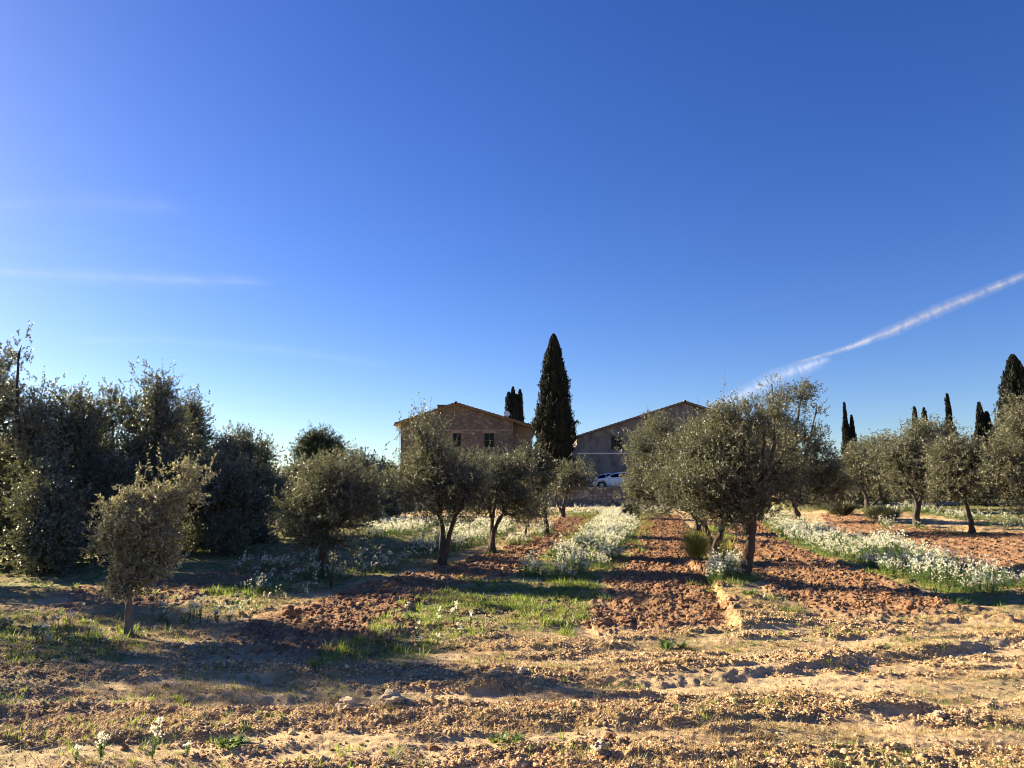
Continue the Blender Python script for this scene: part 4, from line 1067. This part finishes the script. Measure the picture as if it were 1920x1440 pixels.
def roofslope(g, x0, z0, x1, z1, y0, y1, m=0, per=.24, amp=.045, thick=.13):
    """barrel tiles running down the slope from (x1,z1) ridge to (x0,z0) eave, courses stepping"""
    L = math.hypot(x1 - x0, z1 - z0); nx = max(2, int(L / .42)); ny = int((y1 - y0) / per * 6)
    ys = np.linspace(y0, y1, ny + 1); w = np.abs(np.cos((ys - y0) * pi / per)) * amp
    pts = []
    nrm = np.array([-(z1 - z0), 0, (x1 - x0)]) / L; nrm = nrm if nrm[2] > 0 else -nrm
    for i in range(nx):
        for e, lift in ((i / nx, .045), ((i + 1) / nx, .0)):
            base = np.array([x0 + (x1 - x0) * e, 0, z0 + (z1 - z0) * e]); row = np.zeros((ny + 1, 3)); row[:] = base
            row += nrm[None] * (thick + lift + w)[:, None]; row[:, 1] = ys; pts.append(row)
    pts = np.array(pts); n = len(pts); k = ny + 1; i = np.arange(n - 1)[:, None] * k; j = np.arange(k - 1)[None]
    g.add(pts.reshape(-1, 3), None, np.stack([i + j, i + k + j, i + k + j + 1, i + j + 1], -1).reshape(-1, 4), m)
    # boards closing the underside and the verges
    A = np.array([x0, 0, z0]); B_ = np.array([x1, 0, z1])
    under = [(x0, y0, z0), (x1, y0, z1), (x1, y1, z1), (x0, y1, z0)]; g.ngon(under, 1)
    # verge face with stepped tile ends
    for yy in (y0, y1):
        c = pts[:, 0 if yy == y0 else -1]; bot = np.stack([np.interp(c[:, 0], sorted([x0, x1]), [z0, z1] if x0 < x1 else [z1, z0])], 1)
        for a in range(n - 1):
            p_, q_ = c[a], c[a + 1]
            if abs(p_[0] - q_[0]) < 1e-3: continue
            g.ngon([(p_[0], yy, bot[a, 0]), (q_[0], yy, bot[a + 1, 0]), (q_[0], yy, q_[2]), (p_[0], yy, p_[2])], m)
    c0 = pts[0]; g.add(np.concatenate([c0, np.column_stack([np.full(k, x0), ys, np.full(k, z0)])]), None,
                       np.stack([np.arange(k - 1), np.arange(k - 1) + 1, np.arange(k - 1) + 1 + k, np.arange(k - 1) + k], 1), m)

def house1():
    Y = 73.0; z0 = 2.0; px = lambda u, v: P(u, v, Y)
    root = empty('stone_house', (px(855, 900)[0], Y, z0)); b0 = np.array(root.location)
    X = lambda u: px(u, 800)[0] - b0[0]; Z = lambda v: px(855, v)[2] - z0
    y1 = 16.0
    x0, xa, x1 = X(752), X(855), X(962); xe = X(999)
    roofz = lambda x: (Z(759) + (x - xa) * ((Z(797) - Z(759)) / (X(743) - xa)) if x < xa else Z(759) + (x - xa) * ((Z(804) - Z(759)) / (X(1006) - xa)))
    wins = [(X(908), X(927), Z(839), Z(812)), (X(849), X(865), Z(839), Z(812)), (X(790), X(806), Z(839), Z(812)),
            (X(800), X(818), Z(898), Z(872)), (X(905), X(925), Z(905), Z(868))]
    g = Geo(); gablewall(g, (x0, xa, x1), (roofz(x0), roofz(xa), roofz(x1)), -.6, 0, wins)
    g.ngon([(x0, 0, -.6), (x0, 0, roofz(x0)), (x0, y1, roofz(x0)), (x0, y1, -.6)])
    g.ngon([(x1, 0, -.6), (x1, 1.6, -.6), (x1, 1.6, roofz(x1)), (x1, 0, roofz(x1))])
    g.ngon([(x0, y1, -.6), (x0, y1, roofz(x0)), (xa, y1, roofz(xa)), (xe, y1, roofz(xe)), (xe, y1, -.6)])
    link('wall', g.build('wall', [M_wall1]), root)
    e = Geo(); e.ngon([(x1, 1.6, -.6), (xe, 1.6, -.6), (xe, 1.6, roofz(xe)), (x1, 1.6, roofz(x1))]); e.ngon([(xe, 1.6, -.6), (xe, y1, -.6), (xe, y1, roofz(xe)), (xe, 1.6, roofz(xe))])
    w = link('wall', e.build('wall', [M_plaster2]), root); w['label'] = 'smooth rendered wing set back at the right'
    for (a, b, c, d) in wins:
        wd = window(root, a, b, c, d, .18)
        t = Geo(); t.box(a - .15, b + .15, -.03, .12, d + .005, d + .22); link('lintel', t.build('lintel', [M_lintel]), wd)
        t = Geo(); t.box(a - .12, b + .12, -.05, .14, c - .10, c - .005)
        link('sill', t.build('sill', [M_lintel]), wd)
    c = Geo(); c.box(x0 + .03, x1 - .03, -.05, -.002, Z(808), Z(805.5)); link('string_course', c.build('string_course', [M_lintel]), root)
    r = Geo(); xl = X(742); xr = X(1006)
    roofslope(r, xl, roofz(xl) + .03, xa, roofz(xa) + .03, -.45, y1 + .3); 
    roofslope(r, xr, roofz(xr) + .03, xa, roofz(xa) + .03, -.45, y1 + .3)
    tube(r, np.array([[xa, y, roofz(xa) + .2] for y in np.linspace(-.47, y1 + .3, 40)]), .11, 8, 0)
    rf = link('roof', r.build('roof', [M_tile, M_eave]), root)
    ch = Geo(); cx = X(825); zc_ = roofz(cx); ch.box(cx - .4, cx + .4, 1.2, 1.9, zc_ - .2, zc_ + .62); ch.box(cx - .46, cx + .46, 1.14, 1.96, zc_ + .62, zc_ + .69)
    link('chimney', ch.build('chimney', [M_wall1]), rf)
    gt = Geo(); tube(gt, np.array([[xl - .07, -.5, roofz(xl) - .02], [xl - .07, y1, roofz(xl) - .02]]), .08, 8)
    tube(gt, np.array([[xl - .05, .1, roofz(xl) - .05], [x0 - .10, .1, roofz(xl) - .35], [x0 - .10, .1, -.5]]), .05, 7)
    link('gutter', gt.build('gutter', [M_pipe], True), rf)
    # vent box under the eave
    v = Geo(); v.box(X(885), X(890), -.12, -.003, Z(815), Z(811)); link('vent_box', v.build('vent_box', [M_eave]), root)
    tag(root, 'brown rubble stone farmhouse with low tiled gable roof', 'house')
    # dish
    dc = px(951, 776); dr = empty('satellite_dish', (dc[0], Y - .3 + .4, roofz(X(951)) + z0 + .15))
    dz = dc[2] - dr.location.z
    d = Geo(); rr = np.linspace(0, .28, 6); th = np.linspace(0, 2 * pi, 20, endpoint=False)
    V = [(0, 0, 0)]; 
    for q in rr[1:]:
        for t in th: V.append((q * cos(t), -.0 - q * q * .45, q * sin(t) * 1.05))
    V = np.array(V); V[:, 1] += .0; V = V @ np.array(Matrix.Rotation(radians(-18), 3, 'X').transposed()) @ np.array(Matrix.Rotation(radians(18), 3, 'Z').transposed()); V[:, 2] += dz
    T = [[0, 1 + i, 1 + (i + 1) % 20] for i in range(20)]; Q = [[1 + r_ * 20 + i, 1 + (r_ + 1) * 20 + i, 1 + (r_ + 1) * 20 + (i + 1) % 20, 1 + r_ * 20 + (i + 1) % 20] for r_ in range(4) for i in range(20)]
    d.add(V, T, Q); link('reflector', d.build('reflector', [M_white], True), dr)
    pz = Geo(); tube(pz, np.array([[0, .08, -.2], [0, .08, dz]]), .025, 6); tube(pz, np.array([[0, .05, dz - .25], [.02, -.45, dz - .05]]), .015, 5); link('mast', pz.build('mast', [M_pipe], True), dr)
    tag(dr, 'white satellite dish on the right roof slope of the stone house', 'satellite dish')
house1()
def house2():
    Y = 76.0; z0 = 2.0; px = lambda u, v: P(u, v, Y)
    root = empty('farm_building', (px(1285, 900)[0], Y, z0)); b0 = np.array(root.location)
    X = lambda u: px(u, 800)[0] - b0[0]; Z = lambda v: px(1285, v)[2] - z0
    y1 = 20.0; x0, xa, x1 = X(1081), X(1285), X(1492)
    roofz = lambda x: Z(756) - abs(x - xa) * (Z(756) - Z(822)) / (xa - X(1078))
    wins = [(X(1145), X(1166), Z(843), Z(818)), (X(1225), X(1246), Z(843), Z(818)), (X(1320), X(1341), Z(843), Z(818)), (X(1405), X(1426), Z(843), Z(818))]
    g = Geo(); gablewall(g, (x0, xa, x1), (roofz(x0), roofz(xa), roofz(x1)), -.6, 0, wins)
    g.ngon([(x0, 0, -.6), (x0, 0, roofz(x0)), (x0, y1, roofz(x0)), (x0, y1, -.6)]); g.ngon([(x1, 0, -.6), (x1, y1, -.6), (x1, y1, roofz(x1)), (x1, 0, roofz(x1))])
    g.ngon([(x0, y1, -.6), (x0, y1, roofz(x0)), (xa, y1, roofz(xa)), (x1, y1, roofz(x1)), (x1, y1, -.6)])
    link('wall', g.build('wall', [M_plaster]), root)
    for (a, b, c, d) in wins:
        wd = window(root, a, b, c, d, .2); t = Geo(); t.box(a - .1, b + .1, -.05, .14, c - .09, c - .005); link('sill', t.build('sill', [M_plaster2]), wd)
    c = Geo(); c.box(x0 + .02, x1 - .02, -.09, -.003, Z(851.5), Z(849)); link('ledge', c.build('ledge', [M_pipe]), root)
    c = Geo(); c.box(x0 + .02, X(1140), -.05, -.003, Z(871), Z(870)); link('band', c.build('band', [M_plaster2]), root)
    r = Geo(); xl = X(1076); xr = X(1496)
    roofslope(r, xl, roofz(xl) + .03, xa, roofz(xa) + .03, -.35, y1 + .3); roofslope(r, xr, roofz(xr) + .03, xa, roofz(xa) + .03, -.35, y1 + .3)
    tube(r, np.array([[xa, y, roofz(xa) + .2] for y in np.linspace(-.37, y1 + .3, 40)]), .12, 8, 0)
    link('roof', r.build('roof', [M_tile2, M_tile2]), root)
    tag(root, 'wide grey rendered farm building with a stained gable wall', 'building')
house2()

# terrace wall
def terrace():
    g = Geo(); xs = np.linspace(-13.4, 12.7, 200); y = 60.95; top = 2.12
    zt = top + .05 * fbm(xs * 1.3, xs * 0, 3, 5); zb = land(xs, xs * 0 + 60.9) - .3
    rows = 10; V = []
    for k in range(rows + 1):
        t = k / rows; yy = y + .12 * t + .05 * fbm(xs * 1.6, xs * 0 + k * .7, 3, 9); V.append(np.stack([xs, yy, zb + (zt - zb) * t], 1))
    V.append(np.stack([xs, np.full(200, y + .6), zt], 1)); V.append(np.stack([xs, np.full(200, y + .6), zb], 1))
    V = np.array(V); n = len(V); k = 200; i = np.arange(n - 1)[:, None] * k; j = np.arange(k - 1)[None]
    g.add(V.reshape(-1, 3), None, np.stack([i + j, i + j + 1, i + k + j + 1, i + k + j], -1).reshape(-1, 4))
    for e in (0, 199):
        g.ngon([tuple(V[q, e]) for q in range(n)])
    g2 = Geo(); g2.box(-13.5, -13.0, 61.6, 74, -.4, 2.1)
    root = empty('terrace_wall', (0, 61, float(land(0, 60.5))))
    o = link('wall_face', g.build('wall_face', [M_wall3]), root); o.location = -root.location
    o2 = link('side_wall', g2.build('side_wall', [M_wall3]), root); o2.location = -root.location
    tag(root, 'low rough stone retaining wall below the parked cars', 'wall')
terrace()

# ------------------------------------------------------------------ cars (nose towards -X)
def car(loc, label, rz=0.0):
    root = empty('parked_car', loc, rz); L = 4.05; W = 1.72
    # side profile stations: x, sill z, belt z, roof z, half width at belt, half width at roof
    st = np.array([[-2.02, .38, .55, .56, .60, .55], [-1.95, .26, .70, .72, .76, .66], [-1.7, .22, .80, .83, .84, .74], [-1.3, .20, .88, .92, .86, .76], [-.92, .20, .94, .985, .86, .74],
                   [-.55, .20, .96, 1.17, .86, .70], [-.15, .20, .97, 1.37, .86, .64], [.3, .20, .98, 1.455, .86, .62], [.8, .20, 1.0, 1.465, .86, .62], [1.3, .20, 1.02, 1.42, .86, .62],
                   [1.65, .22, 1.02, 1.30, .85, .63], [1.88, .26, 1.0, 1.08, .80, .66], [2.0, .34, .86, .88, .70, .60], [2.03, .42, .62, .63, .62, .56]])
    xs = np.linspace(st[0, 0], st[-1, 0], 48); S = np.stack([np.interp(xs, st[:, 0], st[:, c]) for c in range(6)], 1)
    wheels = (-1.28, 1.22); wr = .31
    ring = []
    for (x, sill, belt, roof, wb, wr_) in S:
        for wx in wheels:
            d = abs(x - wx)
            if d < .40: sill = max(sill, .31 + math.sqrt(.40**2 - d * d))
        row = [(x, 0, sill), (x, -wb * .92, sill), (x, -wb, sill + (belt - sill) * .35), (x, -wb, sill + (belt - sill) * .8), (x, -wb * .97, belt), (x, -(wb * .55 + wr_ * .45), belt + (roof - belt) * .5), (x, -wr_, belt + (roof - belt) * .9), (x, -wr_ * .8, roof), (x, 0, roof + .015)]
        row += [(a, -b, c) for (a, b, c) in row[-2:0:-1]]
        ring.append(row)
    ring = np.array(ring); n, k = ring.shape[:2]
    i = np.arange(n - 1)[:, None] * k; j = np.arange(k)[None]; j2 = (j + 1) % k
    Q = np.stack([i + j, i + k + j, i + k + j2, i + j2], -1).reshape(-1, 4)
    g = Geo(); g.add(ring.reshape(-1, 3), None, Q); g.ngon([tuple(p) for p in ring[0]]); g.ngon([tuple(p) for p in ring[-1][::-1]])
    link('body', g.build('body', [M_carw], True), root)
    # glass set just proud of the upper body
    def sidewin(x0, x1, s, t0=.08, t1=.82):
        xx = np.linspace(x0, x1, 12); V = []
        for x in xx:
            sill, belt, roof, wb, wr_ = [np.interp(x, st[:, 0], st[:, c]) for c in range(1, 6)]
            for t in (t0, .5, t1):
                yy = np.interp(t, [0, .5, .9], [wb * .97, wb * .55 + wr_ * .45, wr_]) + .008
                V.append((x, s * yy, belt + (roof - belt) * t))
        h = Geo(); Q = []
        for a in range(11):
            for b in range(2): q = a * 3 + b; Q.append([q, q + 3, q + 4, q + 1])
        h.add(V, None, Q); return h.build('side_window', [M_glass])
    for s in (-1, 1):
        for a, b in ((-.62, .22), (.30, 1.05), (1.12, 1.6)): link('side_window', sidewin(a, b, s), root)
    def cross(xa, xb, name, ya=.88):
        V = []
        for x in np.linspace(xa, xb, 8):
            roof, wr_ = [np.interp(x, st[:, 0], st[:, c]) for c in (3, 5)]
            for f in (-ya, -.4, 0, .4, ya): V.append((x, f * wr_ * .9, roof + .012 + .015 * (1 - abs(f)) ))
        h = Geo(); Q = []
        for a in range(7):
            for b in range(4): q = a * 5 + b; Q.append([q, q + 5, q + 6, q + 1])
        h.add(V, None, Q); return link(name, h.build(name, [M_glass]), root)
    cross(-.88, .1, 'windscreen'); cross(1.42, 1.86, 'rear_window')
    for wx in wheels:
        for s in (-1, 1):
            t = Geo(); th = np.linspace(0, 2 * pi, 28, endpoint=False)
            prof = [(.20, .0), (.29, .0), (.315, .04), (.315, .16), (.29, .2), (.20, .2)]
            V = [(wx + r_ * cos(a), s * (.85 - .0 - y), .315 + r_ * sin(a)) for r_, y in prof for a in th]
            Q = [[p_ * 28 + q, p_ * 28 + (q + 1) % 28, (p_ + 1) * 28 + (q + 1) % 28, (p_ + 1) * 28 + q] for p_ in range(5) for q in range(28)]
            t.add(V, None, Q); w = link('wheel', t.build('wheel', [M_black], True), root)
            rm = Geo(); yy = s * .835
            rm.add([(wx + .2 * cos(a), s * .80, .315 + .2 * sin(a)) for a in th] + [(wx, s * .80, .315)], [[q, (q + 1) % 28, 28] for q in range(28)], None, 1)
            for q in range(5):
                a = q * 2 * pi / 5 + .3; c = np.array([cos(a), 0, sin(a)]); pr = np.array([-sin(a), 0, cos(a)]); o_ = np.array([wx, yy, .315])
                rm.add([o_ + c * .03 - pr * .04, o_ + c * .205 - pr * .025, o_ + c * .205 + pr * .025, o_ + c * .03 + pr * .04], None, [[0, 1, 2, 3]], 0)
            rm.add([(wx + rr_ * cos(a), yy, .315 + rr_ * sin(a)) for rr_ in (.19, .215) for a in th], None, [[q, (q + 1) % 28, 28 + (q + 1) % 28, 28 + q] for q in range(28)], 0)
            link('rim', rm.build('rim', [M_rim, M_trim]), w)
    for s in (-1, 1):
        h = Geo(); V = [(-1.985, s * .52, .60), (-1.96, s * .70, .62), (-1.72, s * .855, .72), (-1.66, s * .845, .80), (-1.86, s * .77, .755), (-1.98, s * .60, .69)]
        V = [(a - .012, b + s * .01, c) for a, b, c in V]; h.N.append((V if s < 0 else V[::-1], 0)); h.add([V[0]], None, None)
        link('headlight', h.build('headlight', [M_lamp]), root)
        h = Geo(); h.box(-.72, -.52, *sorted((s * .86, s * 1.0)), .97, 1.09); link('mirror', h.build('mirror', [M_carw]), root)
        h = Geo()
        for hx in (.1, 1.0): h.box(hx, hx + .16, *sorted((s * .862, s * .885)), .86, .885)
        link('door_handle', h.build('door_handle', [M_trim]), root)
        h = Geo()
        for sx in (-.62, .26, 1.08): h.box(sx - .006, sx + .006, *sorted((s * .855, s * .864)), .3, .93)
        link('door_seam', h.build('door_seam', [M_trim]), root)
        h = Geo(); h.box(1.86, 1.95, *sorted((s * .66, s * .80)), .78, .98); link('tail_light', h.build('tail_light', [simple('red_lens', (.35, .02, .02), .2)]), root)
    h = Geo(); h.box(-2.045, -2.0, -.42, .42, .30, .42); h.box(-2.04, -2.0, -.3, .3, .5, .56); link('grille', h.build('grille', [M_trim]), root)
    tag(root, label, 'car', 'white cars parked on the terrace'); return root
zt_ = 2.0
c1 = P(1110, 905, 66.0); car((c1[0] + 2.05, 66.0, zt_), 'nearer white hatchback parked at the edge of the terrace, nose to the left')
c2 = P(1087, 900, 69.6); c = car((c2[0] + 2.1, 69.6, zt_ + 0.0), 'farther white car seen just behind the nearer hatchback')

# ------------------------------------------------------------------ high cloud: a vapour trail and thin streaks at 9 km
def cloudmat(name, dens, sx, sy, seed, thr=(.42, .75)):
    m, nt, b = mat(name); nt.nodes.remove(b)
    uv = N(nt, 'ShaderNodeUVMap')
    mp = N(nt, 'ShaderNodeMapping'); mp.inputs['Scale'].default_value = (sx, sy, 1); mp.inputs['Location'].default_value = (seed, seed * .7, 0)
    nt.links.new(uv.outputs[0], mp.inputs[0])
    n = noisetex(nt, 1.0, 8, mp.outputs[0], .62)
    r = ramp(nt, n, [(thr[0], (0, 0, 0)), (thr[1], (1, 1, 1))])
    sep = N(nt, 'ShaderNodeSeparateXYZ'); nt.links.new(uv.outputs[0], sep.inputs[0])
    e = ramp(nt, sep.outputs[1], [(0, (0, 0, 0)), (.28, (.35,) * 3), (.5, (1, 1, 1)), (.72, (.35,) * 3), (1, (0, 0, 0))])
    e2 = ramp(nt, sep.outputs[0], [(0, (0, 0, 0)), (.12, (1, 1, 1)), (.88, (1, 1, 1)), (1, (0, 0, 0))])
    a = N(nt, 'ShaderNodeMath', operation='MULTIPLY'); nt.links.new(r.outputs[0], a.inputs[0]); nt.links.new(e.outputs[0], a.inputs[1])
    a2 = N(nt, 'ShaderNodeMath', operation='MULTIPLY'); nt.links.new(a.outputs[0], a2.inputs[0]); nt.links.new(e2.outputs[0], a2.inputs[1])
    a3 = N(nt, 'ShaderNodeMath', operation='MULTIPLY'); nt.links.new(a2.outputs[0], a3.inputs[0]); a3.inputs[1].default_value = dens
    tr_ = N(nt, 'ShaderNodeBsdfTransparent'); d = N(nt, 'ShaderNodeBsdfDiffuse'); d.inputs[0].default_value = (.95, .95, .95, 1)
    t = N(nt, 'ShaderNodeBsdfTranslucent'); t.inputs[0].default_value = (.95, .95, .95, 1)
    ad = N(nt, 'ShaderNodeMixShader'); ad.inputs[0].default_value = .5; nt.links.new(d.outputs[0], ad.inputs[1]); nt.links.new(t.outputs[0], ad.inputs[2])
    ms = N(nt, 'ShaderNodeMixShader'); nt.links.new(a3.outputs[0], ms.inputs[0]); nt.links.new(tr_.outputs[0], ms.inputs[1]); nt.links.new(ad.outputs[0], ms.inputs[2])
    nt.links.new(ms.outputs[0], nt.nodes['Material Output'].inputs[0]); return m
def ribbon(name, pts, label, dens, sx, sy, seed, thr=(.42, .75)):
    thr = (thr[0] - .08, thr[1] + .06)
    """pts: (u, v, half width px, distance m)"""
    V = []; UV = []; n = len(pts)
    L = 0; acc = [0]
    for k, (u, v, w, D) in enumerate(pts):
        a = pts[max(0, k - 1)]; c = pts[min(n - 1, k + 1)]; t = np.array([c[0] - a[0], c[1] - a[1]], float); t /= np.linalg.norm(t); nn = np.array([-t[1], t[0]])
        for s in (-1, 0, 1):
            q = (u + nn[0] * w * s, v + nn[1] * w * s); d = ray(*q); p_ = np.array([0, 0, EYE]) + d / d[1] * D; V.append(p_); UV.append((k / (n - 1), (s + 1) / 2))
    Q = []
    for k in range(n - 1):
        for s in range(2): q = k * 3 + s; Q.append([q, q + 3, q + 4, q + 1])
    me = mesh(name, V, [np.array(Q)], cloudmat(name, dens, sx, sy, seed, thr), None, True)
    uvl = me.uv_layers.new(name='UVMap'); li = np.zeros(len(me.loops), np.int32); me.loops.foreach_get('vertex_index', li)
    uvl.data.foreach_set('uv', np.array(UV, np.float32)[li].ravel())
    o = link(name, me); o['kind'] = 'structure'; return o
ribbon('cloud', [(1310, 780, 15, 15000), (1390, 740, 19, 12600), (1450, 710, 21, 11000), (1512, 688, 17, 9600), (1560, 672, 10, 8800)], '', .3, 30, 1.2, 1.0, (.3, .75))
ribbon('cloud', [(1470, 686, 2.5, 10600), (1520, 672, 4, 10400), (1590, 652, 7, 9900), (1680, 617, 13, 9400), (1760, 581, 15, 9000), (1850, 545, 12, 8600), (1925, 514, 10, 8300), (2100, 440, 10, 7600)], '', .85, 34, .8, 3.0, (.3, .68))
ribbon('cloud', [(-200, 500, 14, 12000), (0, 507, 14, 12000), (130, 516, 22, 12000), (260, 522, 24, 12000), (380, 528, 20, 12000), (520, 530, 14, 12000)], '', .14, 5, 1.0, 5.0, (.35, .75))

ribbon('cloud', [(-300, 395, 40, 12000), (-50, 385, 44, 12000), (150, 380, 40, 12000), (380, 392, 30, 12000)], '', .05, 3, 1.0, 12.0, (.3, .75))
ribbon('cloud', [(100, 640, 14, 12000), (300, 636, 18, 12000), (520, 655, 16, 12000), (760, 690, 14, 12000)], '', .06, 4, 1.0, 15.0, (.3, .75))
